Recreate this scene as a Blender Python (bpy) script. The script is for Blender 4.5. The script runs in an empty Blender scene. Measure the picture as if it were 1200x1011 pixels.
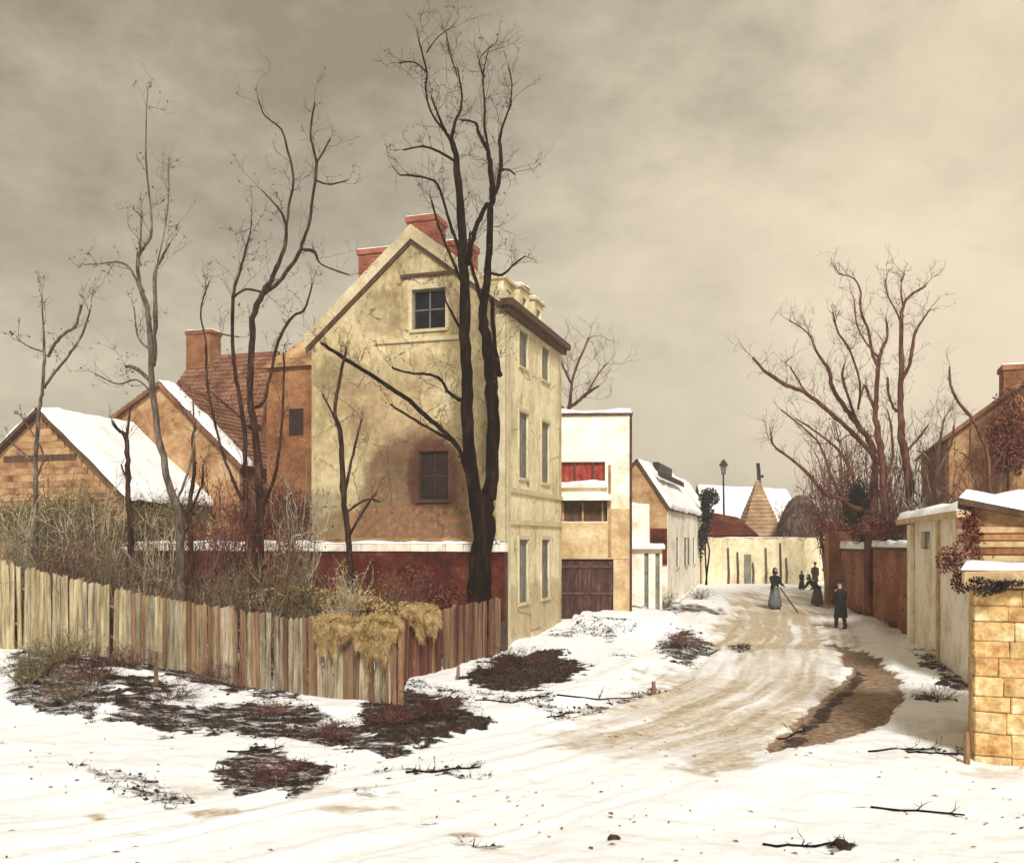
import bpy, math, random
import numpy as np
from mathutils import Vector, Matrix
R = math.radians
random.seed(7); rng = np.random.default_rng(7)

SKY_SEED = (5.3, 2.2, .4)
# ------------------------------------------------------------------ camera, world, sun, exposure
S = bpy.context.scene
COL = S.collection
EYE, FPX, CX, HY = 3.4, 1100.0, 600.0, 634.0          # eye height, focal length in px, principal x, horizon row
cam_d = bpy.data.cameras.new('camera'); cam = bpy.data.objects.new('camera', cam_d); COL.objects.link(cam)
cam.location = (0, 0, EYE); cam.rotation_euler = (R(90), 0, 0)
cam_d.sensor_width = 36; cam_d.lens = FPX / 1200 * 36; cam_d.shift_y = (HY - 505.5) / 1200
cam_d.clip_start = .1; cam_d.clip_end = 3000
S.camera = cam
S.view_settings.view_transform = 'Standard'; S.view_settings.look = 'None'
S.view_settings.exposure = 1.62; S.view_settings.gamma = 1; S.view_settings.use_curve_mapping = False
SUN_EL = R(38)
W = bpy.data.worlds.new('World'); S.world = W; W.use_nodes = True
nt = W.node_tree; nt.nodes.clear(); N = nt.nodes; L = nt.links
out = N.new('ShaderNodeOutputWorld')
sky = N.new('ShaderNodeTexSky'); sky.sky_type = 'NISHITA'; sky.sun_disc = False
sky.sun_elevation = SUN_EL; sky.sun_rotation = R(173)
bg1 = N.new('ShaderNodeBackground'); bg1.inputs[1].default_value = 0.05; L.new(sky.outputs[0], bg1.inputs[0])
tc = N.new('ShaderNodeTexCoord')
mp = N.new('ShaderNodeMapping'); mp.inputs['Scale'].default_value = (1, 1, 1.6); mp.inputs['Location'].default_value = SKY_SEED; L.new(tc.outputs['Generated'], mp.inputs[0])
n1 = N.new('ShaderNodeTexNoise'); n1.inputs['Scale'].default_value = 1.7; n1.inputs['Detail'].default_value = 6; n1.inputs['Roughness'].default_value = .5
n1.inputs['Distortion'].default_value = .35
L.new(mp.outputs[0], n1.inputs['Vector'])
n2 = N.new('ShaderNodeTexNoise'); n2.inputs['Scale'].default_value = 16; n2.inputs['Detail'].default_value = 6; n2.inputs['Roughness'].default_value = .7
L.new(mp.outputs[0], n2.inputs['Vector'])
sp = N.new('ShaderNodeSeparateXYZ'); L.new(tc.outputs['Generated'], sp.inputs[0])
def wm(op, a, b):
    m = N.new('ShaderNodeMath'); m.operation = op
    for i, v in enumerate((a, b)):
        if isinstance(v, (int, float)): m.inputs[i].default_value = v
        else: L.new(v, m.inputs[i])
    return m.outputs[0]
fac = wm('ADD', wm('ADD', wm('MULTIPLY', n1.outputs['Fac'], .90), wm('MULTIPLY', n2.outputs['Fac'], .24)),
         wm('SUBTRACT', wm('ADD', wm('MULTIPLY', sp.outputs['X'], .10), -.005), wm('MULTIPLY', sp.outputs['Z'], .30)))
rp = N.new('ShaderNodeValToRGB'); L.new(fac, rp.inputs[0])
e = rp.color_ramp.elements
e[0].position = .26; e[0].color = (.130, .105, .068, 1)
e[1].position = .68; e[1].color = (.385, .322, .230, 1)
m_ = e.new(.40); m_.color = (.212, .184, .130, 1)
m_ = e.new(.52); m_.color = (.300, .255, .180, 1)
bg2 = N.new('ShaderNodeBackground'); L.new(rp.outputs[0], bg2.inputs[0]); bg2.inputs[1].default_value = .84
mxs = N.new('ShaderNodeMixShader'); mxs.inputs[0].default_value = .94
L.new(bg1.outputs[0], mxs.inputs[1]); L.new(bg2.outputs[0], mxs.inputs[2]); L.new(mxs.outputs[0], out.inputs[0])
sd = bpy.data.lights.new('sun', 'SUN'); sd.energy = 1.5; sd.angle = R(11); sd.color = (1, .985, .955)
sun = bpy.data.objects.new('sun', sd); COL.objects.link(sun)
to_sun = Vector((.12 * math.cos(SUN_EL), -.993 * math.cos(SUN_EL), math.sin(SUN_EL)))
sun.rotation_euler = to_sun.to_track_quat('Z', 'Y').to_euler(); sun.location = to_sun * 60

# ------------------------------------------------------------------ numpy noise
def _h(ix, iy, s):
    n = (ix.astype(np.int64) * 374761393 + iy.astype(np.int64) * 668265263 + s * 974634777) & 0x7fffffff
    n = ((n ^ (n >> 13)) * 1274126177) & 0x7fffffff
    return ((n ^ (n >> 16)) & 0xffff) / 65535.0
def vnoise(x, y, s=0):
    x = np.asarray(x, float); y = np.asarray(y, float)
    ix = np.floor(x); iy = np.floor(y); fx = x - ix; fy = y - iy
    fx = fx * fx * (3 - 2 * fx); fy = fy * fy * (3 - 2 * fy)
    a = _h(ix, iy, s); b = _h(ix + 1, iy, s); c = _h(ix, iy + 1, s); d = _h(ix + 1, iy + 1, s)
    return (a * (1 - fx) + b * fx) * (1 - fy) + (c * (1 - fx) + d * fx) * fy
def fbm(x, y, s=0, o=4):
    t = 0; a = .5; f = 1
    for k in range(o):
        t = t + a * (vnoise(x * f, y * f, s + k) - .5); a *= .55; f *= 2.03
    return t
def sst(a, b, x):
    t = np.clip((x - a) / (b - a), 0, 1); return t * t * (3 - 2 * t)

# ------------------------------------------------------------------ ground height
def h0(x, y):
    z = np.interp(y, [-50, 32, 40, 46, 56, 70, 100, 400], [0, 0, .25, .5, .8, 1.0, 1.2, 1.2])
    bank = .62 * sst(2.6, 12, -x) * sst(16.5, 22.5, y)
    return z + bank
def ground_at(px, py):
    Y = EYE * FPX / max(py - HY, 5)
    for _ in range(30):
        X = (px - CX) / FPX * Y
        Y = .5 * Y + .5 * (EYE - float(h0(X, Y))) * FPX / (py - HY)
    return (px - CX) / FPX * Y, Y
def at(px, py, Y):
    return Vector(((px - CX) / FPX * Y, Y, EYE + (HY - py) / FPX * Y))

# ------------------------------------------------------------------ materials
def M(name, cols, scale=2.0, rough=.88, bump=.25, bscale=14, stretch=(1, 1, 1), fine=.35, rv=0.0, pos=None, coat=0, spec=.3):
    m = bpy.data.materials.new(name); m.use_nodes = True
    t = m.node_tree; t.nodes.clear(); n = t.nodes; l = t.links
    o = n.new('ShaderNodeOutputMaterial'); b = n.new('ShaderNodeBsdfPrincipled'); l.new(b.outputs[0], o.inputs[0])
    b.inputs['Roughness'].default_value = rough; b.inputs['Specular IOR Level'].default_value = spec
    c = n.new('ShaderNodeTexCoord'); oi = n.new('ShaderNodeObjectInfo')
    ad = n.new('ShaderNodeVectorMath'); ad.operation = 'MULTIPLY_ADD'
    l.new(oi.outputs['Random'], ad.inputs[0]); ad.inputs[1].default_value = (37, 51, 23); l.new(c.outputs['Object'], ad.inputs[2])
    mpn = n.new('ShaderNodeMapping'); mpn.inputs['Scale'].default_value = stretch; l.new(ad.outputs[0], mpn.inputs[0])
    a = n.new('ShaderNodeTexNoise'); a.inputs['Scale'].default_value = scale; a.inputs['Detail'].default_value = 8; a.inputs['Roughness'].default_value = .68
    l.new(mpn.outputs[0], a.inputs['Vector'])
    r = n.new('ShaderNodeValToRGB'); l.new(a.outputs['Fac'], r.inputs[0]); k = len(cols)
    pos = pos or ([.5] if k == 1 else [.34 + .32 * i / (k - 1) for i in range(k)])
    el = r.color_ramp.elements
    while len(el) < k: el.new(.5)
    for i in range(k): el[i].position = pos[i]; el[i].color = (*cols[i], 1)
    f = n.new('ShaderNodeTexNoise'); f.inputs['Scale'].default_value = bscale; f.inputs['Detail'].default_value = 7; f.inputs['Roughness'].default_value = .7
    l.new(mpn.outputs[0], f.inputs['Vector'])
    mr = n.new('ShaderNodeMapRange'); l.new(f.outputs['Fac'], mr.inputs[0])
    mr.inputs[1].default_value = .3; mr.inputs[2].default_value = .7; mr.inputs[3].default_value = 1 - fine; mr.inputs[4].default_value = 1 + fine
    val = mr.outputs[0]
    if rv:
        q = n.new('ShaderNodeMapRange'); l.new(oi.outputs['Random'], q.inputs[0]); q.inputs[3].default_value = 1 - rv; q.inputs[4].default_value = 1 + rv
        w = n.new('ShaderNodeMath'); w.operation = 'MULTIPLY'; l.new(val, w.inputs[0]); l.new(q.outputs[0], w.inputs[1]); val = w.outputs[0]
    x = n.new('ShaderNodeVectorMath'); x.operation = 'SCALE'; l.new(r.outputs[0], x.inputs[0]); l.new(val, x.inputs['Scale'])
    l.new(x.outputs[0], b.inputs['Base Color'])
    if bump:
        bp = n.new('ShaderNodeBump'); bp.inputs['Strength'].default_value = bump; bp.inputs['Distance'].default_value = .04
        l.new(f.outputs['Fac'], bp.inputs['Height']); l.new(bp.outputs[0], b.inputs['Normal'])
    return m
MT = dict(
 snow=M('snow', [(.74, .73, .69), (.87, .87, .86), (.90, .90, .905)], 1.6, .75, .35, 9, fine=.05),
 plaster=M('cream_plaster', [(.20, .135, .065), (.38, .29, .145), (.54, .43, .235), (.62, .53, .33)], .8, .92, .8, 6, (1, 1, .6), fine=.3, pos=[.30, .42, .53, .68]),
 facade=M('pale_yellow_plaster', [(.42, .33, .18), (.70, .60, .38), (.80, .72, .50)], .9, .9, .6, 7, (1, 1, .5), fine=.2),
 coping=M('pale_coping', [(.44, .36, .21), (.64, .55, .36)], 2, .9, .3, 12, fine=.15),
 white=M('whitewashed_wall', [(.60, .50, .34), (.84, .77, .64), (.88, .84, .76)], 1.2, .9, .4, 10, fine=.12),
 ochrewall=M('ochre_wall', [(.36, .22, .10), (.54, .38, .20), (.66, .54, .33)], 1.3, .9, .45, 10, fine=.2),
 orange=M('orange_brick', [(.13, .045, .022), (.27, .115, .05), (.40, .20, .085)], .9, .9, .4, 11, fine=.3, rv=.0),
 ochregable=M('ochre_gable_wall', [(.13, .055, .03), (.34, .185, .085), (.50, .34, .18)], .9, .9, .4, 11, fine=.25),
 redbrick=M('dark_red_brick', [(.018, .004, .003), (.075, .010, .007), (.13, .020, .011), (.17, .07, .03)], .9, .9, .4, 8, fine=.5),
 redbrick2=M('brown_red_brick', [(.16, .055, .03), (.30, .115, .06), (.40, .19, .10)], 1.0, .9, .4, 18, fine=.3),
 chimney=M('chimney_brick', [(.17, .05, .03), (.30, .10, .06), (.36, .15, .09)], 2.2, .9, .4, 16, fine=.3),
 mortar=M('mortar', [(.04, .02, .015), (.11, .065, .045)], 3, .95, .3, 20, fine=.2),
 tile=M('red_roof_tile', [(.09, .035, .022), (.19, .08, .045), (.30, .16, .09)], 1.3, .85, .3, 12, fine=.3),
 brown=M('brown_timber', [(.05, .025, .014), (.12, .065, .035)], 2, .85, .4, 12, (3, 3, .6), fine=.35),
 darkwood=M('dark_planks', [(.022, .008, .008), (.07, .028, .022), (.12, .06, .045)], 2.4, .85, .4, 12, (3, 3, .6), fine=.4, rv=.25),
 red=M('red_painted_boards', [(.16, .012, .010), (.30, .03, .02), (.36, .08, .05)], 3, .7, .2, 12, fine=.3),
 glass=M('dark_window_glass', [(.006, .006, .010), (.02, .018, .022)], 3, .6, 0, 10, spec=.04),
 maroonglass=M('dark_maroon_glass', [(.016, .004, .006), (.035, .012, .012)], 3, .2, 0, 10, spec=.5),
 frame=M('grey_paint', [(.09, .085, .07), (.20, .19, .155)], 3, .7, .2, 20, fine=.15),
 darkframe=M('dark_frame', [(.03, .02, .018), (.07, .04, .03)], 3, .7, .2, 20, fine=.2),
 shutter=M('grey_green_shutter', [(.11, .115, .085), (.24, .24, .18)], 2.5, .75, .2, 20, fine=.2, rv=.15),
 iron=M('black_iron', [(.01, .01, .01), (.03, .027, .025)], 4, .5, .2, 20, fine=.2),
 lampglass=M('dusty_lamp_glass', [(.12, .12, .10), (.2, .19, .16)], 4, .2, 0, 20),
 bark_dark=M('dark_bark', [(.004, .002, .002), (.014, .007, .006), (.05, .026, .02)], 1.6, .95, 1.6, 16, (3, 3, .7), fine=.5, spec=.05),
 bark_brown=M('brown_bark', [(.018, .008, .007), (.05, .024, .02), (.12, .07, .05)], 2, .95, 1.3, 16, (3, 3, .7), fine=.4, spec=.05),
 bark_grey=M('greyish_bark', [(.05, .03, .026), (.13, .095, .075), (.26, .22, .16)], 2.4, .95, 1.2, 16, (3, 3, .9), fine=.4, spec=.05),
 bark_rust=M('rusty_bark', [(.05, .018, .015), (.13, .052, .038), (.24, .12, .08)], 2, .95, 1.2, 16, (3, 3, .9), fine=.35, spec=.05),
 twig_olive=M('olive_twigs', [(.04, .034, .018), (.12, .095, .045), (.26, .20, .11)], 1.2, .9, .2, 9, fine=.3, rv=.2),
 twig_purple=M('purplish_twigs', [(.035, .010, .010), (.11, .038, .032), (.20, .10, .075)], 1.2, .9, .2, 9, fine=.3, rv=.2),
 twig_pale=M('pale_twigs', [(.20, .15, .10), (.34, .28, .19), (.46, .42, .33)], 1.2, .9, .2, 9, fine=.3, rv=.15),
 leaf_maroon=M('withered_maroon_leaves', [(.06, .012, .012), (.15, .035, .025), (.22, .09, .05)], 3, .8, 0, 9, fine=.4),
 leaf_olive=M('withered_olive_leaves', [(.06, .05, .02), (.15, .13, .06), (.26, .22, .11)], 3, .8, 0, 9, fine=.4),
 leaf_black=M('black_evergreen_leaves', [(.004, .004, .004), (.012, .010, .010), (.03, .022, .02)], 3, .7, 0, 9, fine=.4),
 straw=M('ochre_straw', [(.14, .075, .03), (.40, .27, .11), (.58, .44, .22)], 3, .9, .2, 12, fine=.3),
 pale_y=M('yellowish_pale', [(.17, .12, .065), (.38, .30, .165), (.54, .47, .31)], 2.2, .9, .6, 10, (4, 4, .7), fine=.35, rv=.18),
 pale_g=M('weathered_pale', [(.11, .08, .05), (.29, .23, .15), (.46, .40, .29)], 2.2, .9, .6, 10, (4, 4, .7), fine=.35, rv=.25),
 pale_b=M('brown_pale', [(.09, .045, .025), (.20, .11, .06), (.32, .21, .11)], 1.6, .9, .5, 14, (4, 4, .5), fine=.3, rv=.3),
 pale_r=M('red_brown_pale', [(.05, .012, .010), (.12, .035, .022), (.20, .09, .045)], 1.6, .9, .5, 14, (4, 4, .5), fine=.3, rv=.3),
 stone=M('ochre_stone', [(.34, .15, .055), (.54, .32, .12), (.66, .48, .23), (.78, .68, .48)], 1.0, .9, 1.0, 8, fine=.34, rv=.10),
 stonejoint=M('stone_joint', [(.32, .18, .08), (.50, .34, .17)], 3, .95, .4, 14, fine=.2),
 rubble=M('bared_rubble', [(.07, .03, .02), (.17, .10, .055), (.30, .21, .115)], 1.7, .95, .9, 9, fine=.4),
 earth=M('dark_earth', [(.012, .007, .006), (.035, .018, .013), (.08, .05, .03)], 5, .95, .6, 16, fine=.5),
 thatch=M('brown_thatch', [(.025, .014, .011), (.10, .058, .042), (.24, .15, .10)], 1.6, .95, .8, 8, (2, 2, .8), fine=.45),
 ochreroof=M('ochre_roof', [(.20, .11, .055), (.36, .22, .12), (.48, .34, .20)], 1.4, .9, .4, 12, fine=.2),
 cloth_black=M('black_cloth', [(.006, .005, .006), (.018, .015, .016)], 5, .9, .3, 20, fine=.3),
 cloth_grey=M('grey_blue_cloth', [(.08, .085, .085), (.17, .165, .15)], 5, .9, .3, 20, fine=.3),
 cloth_brown=M('brown_cloth', [(.04, .025, .02), (.09, .06, .045)], 5, .9, .3, 20, fine=.3),
 skin=M('skin', [(.38, .22, .15), (.46, .28, .2)], 5, .6, .05, 20, fine=.1),
)

def stain(base, name, spots):
    m = MT[base].copy(); m.name = name; t = m.node_tree; n = t.nodes; l = t.links; b = [x for x in n if x.type == 'BSDF_PRINCIPLED'][0]
    src = b.inputs['Base Color'].links[0].from_socket; c = n.new('ShaderNodeTexCoord'); sx = n.new('ShaderNodeSeparateXYZ'); l.new(c.outputs['Object'], sx.inputs[0])
    def q(op, *a):
        k = n.new('ShaderNodeMath'); k.operation = op
        for i, v in enumerate(a):
            if isinstance(v, (int, float)): k.inputs[i].default_value = v
            else: l.new(v, k.inputs[i])
        return k.outputs[0]
    z1 = n.new('ShaderNodeTexNoise'); z1.inputs['Scale'].default_value = 1.6; z1.inputs['Detail'].default_value = 10; z1.inputs['Roughness'].default_value = .72; l.new(c.outputs['Object'], z1.inputs['Vector'])
    z2 = n.new('ShaderNodeTexNoise'); z2.inputs['Scale'].default_value = 5; z2.inputs['Detail'].default_value = 8; z2.inputs['Roughness'].default_value = .7; l.new(c.outputs['Object'], z2.inputs['Vector'])
    for (cx, cz, rx, rz, col, op, am) in spots:
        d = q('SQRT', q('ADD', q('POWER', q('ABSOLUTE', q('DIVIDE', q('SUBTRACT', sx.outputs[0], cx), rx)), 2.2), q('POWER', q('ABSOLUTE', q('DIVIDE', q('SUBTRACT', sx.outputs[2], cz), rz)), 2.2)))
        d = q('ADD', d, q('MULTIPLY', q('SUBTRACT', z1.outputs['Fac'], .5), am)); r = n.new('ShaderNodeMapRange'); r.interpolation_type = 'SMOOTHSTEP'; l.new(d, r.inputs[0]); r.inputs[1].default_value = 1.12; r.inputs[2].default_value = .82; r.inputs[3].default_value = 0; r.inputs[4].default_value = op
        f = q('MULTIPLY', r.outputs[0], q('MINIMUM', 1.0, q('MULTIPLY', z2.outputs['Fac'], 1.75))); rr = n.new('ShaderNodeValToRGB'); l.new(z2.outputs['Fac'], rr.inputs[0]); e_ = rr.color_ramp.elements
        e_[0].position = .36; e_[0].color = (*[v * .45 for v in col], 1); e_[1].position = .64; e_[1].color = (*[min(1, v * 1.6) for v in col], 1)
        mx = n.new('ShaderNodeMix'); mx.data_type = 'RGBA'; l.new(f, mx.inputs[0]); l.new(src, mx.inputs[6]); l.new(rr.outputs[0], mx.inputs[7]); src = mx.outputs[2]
    dv = n.new('ShaderNodeVectorMath'); dv.operation = 'MULTIPLY_ADD'; l.new(z2.outputs['Color'], dv.inputs[0]); dv.inputs[1].default_value = (.35, .35, .35); l.new(c.outputs['Object'], dv.inputs[2])
    vo = n.new('ShaderNodeTexVoronoi'); vo.feature = 'DISTANCE_TO_EDGE'; vo.inputs['Scale'].default_value = .62; l.new(dv.outputs[0], vo.inputs['Vector'])
    ck = q('MULTIPLY', q('LESS_THAN', vo.outputs['Distance'], .010), q('GREATER_THAN', z1.outputs['Fac'], .50)); cm = n.new('ShaderNodeMix'); cm.data_type = 'RGBA'; l.new(q('MULTIPLY', ck, .75), cm.inputs[0]); l.new(src, cm.inputs[6]); cm.inputs[7].default_value = (.07, .04, .025, 1); src = cm.outputs[2]
    l.new(src, b.inputs['Base Color']); return m
# ------------------------------------------------------------------ mesh builder
class MB:
    def __init__(s): s.v = []; s.f = []
    def add(s, vs, fs):
        b = len(s.v); s.v += [tuple(p) for p in vs]; s.f += [tuple(i + b for i in f) for f in fs]; return s
    def box(s, x0, x1, y0, y1, z0, z1):
        return s.add([(x0, y0, z0), (x1, y0, z0), (x1, y1, z0), (x0, y1, z0), (x0, y0, z1), (x1, y0, z1), (x1, y1, z1), (x0, y1, z1)],
              [(0, 3, 2, 1), (4, 5, 6, 7), (0, 1, 5, 4), (1, 2, 6, 5), (2, 3, 7, 6), (3, 0, 4, 7)])
    def prism(s, poly, a, b, axis='y'):
        n = len(poly)
        def m(p, w): return {'y': (p[0], w, p[1]), 'x': (w, p[0], p[1]), 'z': (p[0], p[1], w)}[axis]
        return s.add([m(p, a) for p in poly] + [m(p, b) for p in poly],
              [tuple(range(n))[::-1], tuple(range(n, 2 * n))] + [(i, (i + 1) % n, n + (i + 1) % n, n + i) for i in range(n)])
    def tube(s, pts, rad, k=5, wob=0):
        pts = [Vector(p) for p in pts]; n = len(pts); vs = []
        up = Vector((0, 0, 1)); prev = None
        for i, p in enumerate(pts):
            t = (pts[min(i + 1, n - 1)] - pts[max(i - 1, 0)])
            t = t.normalized() if t.length > 1e-9 else up
            if prev is None: prev = t.orthogonal().normalized()
            a = (prev - t * prev.dot(t)); a = a.normalized() if a.length > 1e-6 else t.orthogonal().normalized(); prev = a
            b = t.cross(a)
            for j in range(k):
                q = 2 * math.pi * j / k; r = rad[i] * (1 + (random.uniform(-wob, wob) if wob else 0))
                vs.append(p + a * (math.cos(q) * r) + b * (math.sin(q) * r))
        fs = [(i * k + j, i * k + (j + 1) % k, (i + 1) * k + (j + 1) % k, (i + 1) * k + j) for i in range(n - 1) for j in range(k)]
        fs += [tuple(range(k))[::-1], tuple((n - 1) * k + j for j in range(k))]
        return s.add(vs, fs)
    def lathe(s, prof, k=12, c=(0, 0), fold=0, ph=0, ry=1):
        vs = []
        for r, z in prof:
            for j in range(k):
                q = 2 * math.pi * j / k; rr = r * (1 + fold * math.sin(q * 5 + ph))
                vs.append((c[0] + rr * math.cos(q), c[1] + rr * ry * math.sin(q), z))
        n = len(prof)
        fs = [(i * k + j, i * k + (j + 1) % k, (i + 1) * k + (j + 1) % k, (i + 1) * k + j) for i in range(n - 1) for j in range(k)]
        fs += [tuple(range(k))[::-1], tuple((n - 1) * k + j for j in range(k))]
        return s.add(vs, fs)
    def cbox(s, x0, x1, y0, y1, z0, z1, c, jit=0):
        P = []; idx = {}
        for sx in (0, 1):
            for sy in (0, 1):
                for sz in (0, 1):
                    X = (x0, x1)[sx]; Y = (y0, y1)[sy]; Z = (z0, z1)[sz]
                    dx = c if sx == 0 else -c; dy = c if sy == 0 else -c; dz = c if sz == 0 else -c
                    j = [random.uniform(-jit, jit) for _ in range(3)]
                    for a, q in enumerate(((X, Y + dy, Z + dz), (X + dx, Y, Z + dz), (X + dx, Y + dy, Z))):
                        idx[(sx, sy, sz, a)] = len(P); P.append((q[0] + j[0], q[1] + j[1], q[2] + j[2]))
        F = []
        for a, ring in ((0, ('y', 'z')), (1, ('x', 'z')), (2, ('x', 'y'))):
            for v in (0, 1):
                r = []
                for (p, q) in ((0, 0), (1, 0), (1, 1), (0, 1)):
                    k = {0: (v, p, q), 1: (p, v, q), 2: (p, q, v)}[a]; r.append(idx[(*k, a)])
                F.append(tuple(r))
        for p in (0, 1):
            for q in (0, 1):
                F.append((idx[(0, p, q, 1)], idx[(1, p, q, 1)], idx[(1, p, q, 2)], idx[(0, p, q, 2)]))
                F.append((idx[(p, 0, q, 0)], idx[(p, 1, q, 0)], idx[(p, 1, q, 2)], idx[(p, 0, q, 2)]))
                F.append((idx[(p, q, 0, 0)], idx[(p, q, 1, 0)], idx[(p, q, 1, 1)], idx[(p, q, 0, 1)]))
        for sx in (0, 1):
            for sy in (0, 1):
                for sz in (0, 1): F.append(tuple(idx[(sx, sy, sz, a)] for a in range(3)))
        return s.add(P, F)
    def mesh(s, name):
        me = bpy.data.meshes.new(name); me.from_pydata(s.v, [], s.f); return me
    def build(s, name, mat, parent=None, kind=None, smooth=False):
        me = s.mesh(name); return mk(name, me, mat, parent, kind, smooth)
def fixn(me):
    import bmesh
    b = bmesh.new(); b.from_mesh(me); bmesh.ops.recalc_face_normals(b, faces=b.faces); b.to_mesh(me); b.free()
def mk(name, me, mat, parent=None, kind=None, smooth=False):
    if mat is not None and not me.materials: me.materials.append(mat)
    if len(me.polygons) < 60000: fixn(me)
    if smooth: me.polygons.foreach_set('use_smooth', [True] * len(me.polygons))
    o = bpy.data.objects.new(name, me); COL.objects.link(o); o.parent = parent
    if kind: o['kind'] = kind
    return o
def tag(o, label, cat, group=None):
    o['label'] = label; o['category'] = cat
    if group: o['group'] = group
    return o
def thing(name, label, cat, loc=(0, 0, 0), rz=0, group=None):
    o = bpy.data.objects.new(name, None); COL.objects.link(o); o.location = loc; o.rotation_euler = (0, 0, rz)
    return tag(o, label, cat, group)
class Fr:                                              # a building's own frame: x right along its front, y back along the street
    def __init__(s, x, y, deg): s.o = (x, y); s.a = R(deg); s.c = math.cos(s.a); s.s = math.sin(s.a)
    def loc(s, x, y): x -= s.o[0]; y -= s.o[1]; return (x * s.c + y * s.s, -x * s.s + y * s.c)
    def wor(s, x, y): return (s.o[0] + x * s.c - y * s.s, s.o[1] + x * s.s + y * s.c)
    def ray(s, px, py):
        o = s.loc(0, 0); dx, dy = (px - CX) / FPX, 1; return o, (dx * s.c + dy * s.s, -dx * s.s + dy * s.c), (HY - py) / FPX
    def F(s, px, py, c=0):                             # point on the front plane y = c -> (x, z)
        o, d, dz = s.ray(px, py); t = (c - o[1]) / d[1]; return o[0] + d[0] * t, EYE + dz * t
    def X(s, px, py, c=0):                             # point on the side plane x = c -> (y, z)
        o, d, dz = s.ray(px, py); t = (c - o[0]) / d[0]; return o[1] + d[1] * t, EYE + dz * t
ST = -17.6                                             # the street's direction

# ------------------------------------------------------------------ building helpers
def wall(mb, x0, x1, z0, top, holes, a, b, axis='y', brk=()):
    """solid wall in columns, with openings (x0,x1,z0,z1); top is a function of x"""
    xs = sorted({x0, x1, *brk, *[h[0] for h in holes], *[h[1] for h in holes]})
    xs = [x for x in xs if x0 <= x <= x1]
    for u, v in zip(xs, xs[1:]):
        if v - u < 1e-6: continue
        hs = sorted([h for h in holes if h[0] < (u + v) / 2 < h[1]], key=lambda h: h[2]); z = z0
        for h in hs: mb.prism([(u, z), (v, z), (v, h[2]), (u, h[2])], a, b, axis); z = h[3]
        mb.prism([(u, z), (v, z), (v, top(v)), (u, top(u))], a, b, axis)
def window(root, h, plane, out, axis='y', glass='glass', fm='frame', nx=2, nz=2, shutters=None, surround=None, closed=False):
    """h opening, plane = wall face coordinate, out = -1/+1 outward direction along the axis"""
    x0, x1, z0, z1 = h
    def bx(mb, u0, u1, d0, d1, w0, w1):
        a, b = sorted((plane + out * d0, plane + out * d1))
        mb.box(u0, u1, a, b, w0, w1) if axis == 'y' else mb.box(a, b, u0, u1, w0, w1)
    f = .06; fr = MB()
    bx(fr, x0, x0 + f, -.16, -.10, z0, z1); bx(fr, x1 - f, x1, -.16, -.10, z0, z1)
    bx(fr, x0 + f, x1 - f, -.16, -.10, z0, z0 + f); bx(fr, x0 + f, x1 - f, -.16, -.10, z1 - f, z1)
    w = fr.build('window', MT[fm], root)
    iw = (x1 - x0 - 2 * f); ih = (z1 - z0 - 2 * f); g = .022; m = MB()
    for i in range(1, nx): c = x0 + f + iw * i / nx; bx(m, c - g, c + g, -.145, -.105, z0 + f, z1 - f)
    for j in range(1, nz):
        c = z0 + f + ih * j / nz
        for i in range(nx):
            u0 = x0 + f + iw * i / nx + (g if i else 0); u1 = x0 + f + iw * (i + 1) / nx - (g if i < nx - 1 else 0)
            bx(m, u0, u1, -.142, -.108, c - g, c + g)
    if m.v: m.build('muntin', MT[fm], w)
    for i in range(nx):
        for j in range(nz):
            u0 = x0 + f + iw * i / nx + g; u1 = x0 + f + iw * (i + 1) / nx - g
            v0 = z0 + f + ih * j / nz + g; v1 = z0 + f + ih * (j + 1) / nz - g
            p = MB(); bx(p, u0, u1, -.135, -.125, v0, v1); p.build('pane', MT[glass], w)
    s = MB(); bx(s, x0 - .08, x1 + .08, -.1, .07, z0 - .09, z0 - .002); s.build('sill', MT['brown' if fm == 'darkframe' else 'coping'], w)
    if surround:
        s = MB(); q = surround
        bx(s, x0 - q, x0 - .001, 0.0, .035, z0, z1); bx(s, x1 + .001, x1 + q, 0.0, .035, z0, z1)
        bx(s, x0 - q, x1 + q, 0.0, .05, z1 + .001, z1 + q * 1.3); s.build('surround', MT['coping'], w)
    if shutters:
        sw = (x1 - x0) / 2
        for sgn in (-1, 1):
            if closed: a = x0 + .01 if sgn < 0 else x0 + sw + .01; d = -.09
            else: a = x0 - sw - .02 if sgn < 0 else x1 + .02; d = .01
            b = a + sw - .02; q = MB()
            bx(q, a, a + .05, d, d + .045, z0, z1); bx(q, b - .05, b, d, d + .045, z0, z1)
            bx(q, a + .05, b - .05, d, d + .045, z0, z0 + .06); bx(q, a + .05, b - .05, d, d + .045, z1 - .06, z1)
            k = max(3, int((z1 - z0) / .09)); zz = (z1 - z0 - .12) / k
            for i in range(k): bx(q, a + .05, b - .05, d + .008, d + .036, z0 + .06 + zz * i + .008, z0 + .06 + zz * (i + 1) - .012)
            bx(q, a + .05, b - .05, d + .002, d + .008, z0 + .06, z1 - .06)
            q.build('shutter', MT[shutters], root)
    return w
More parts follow.
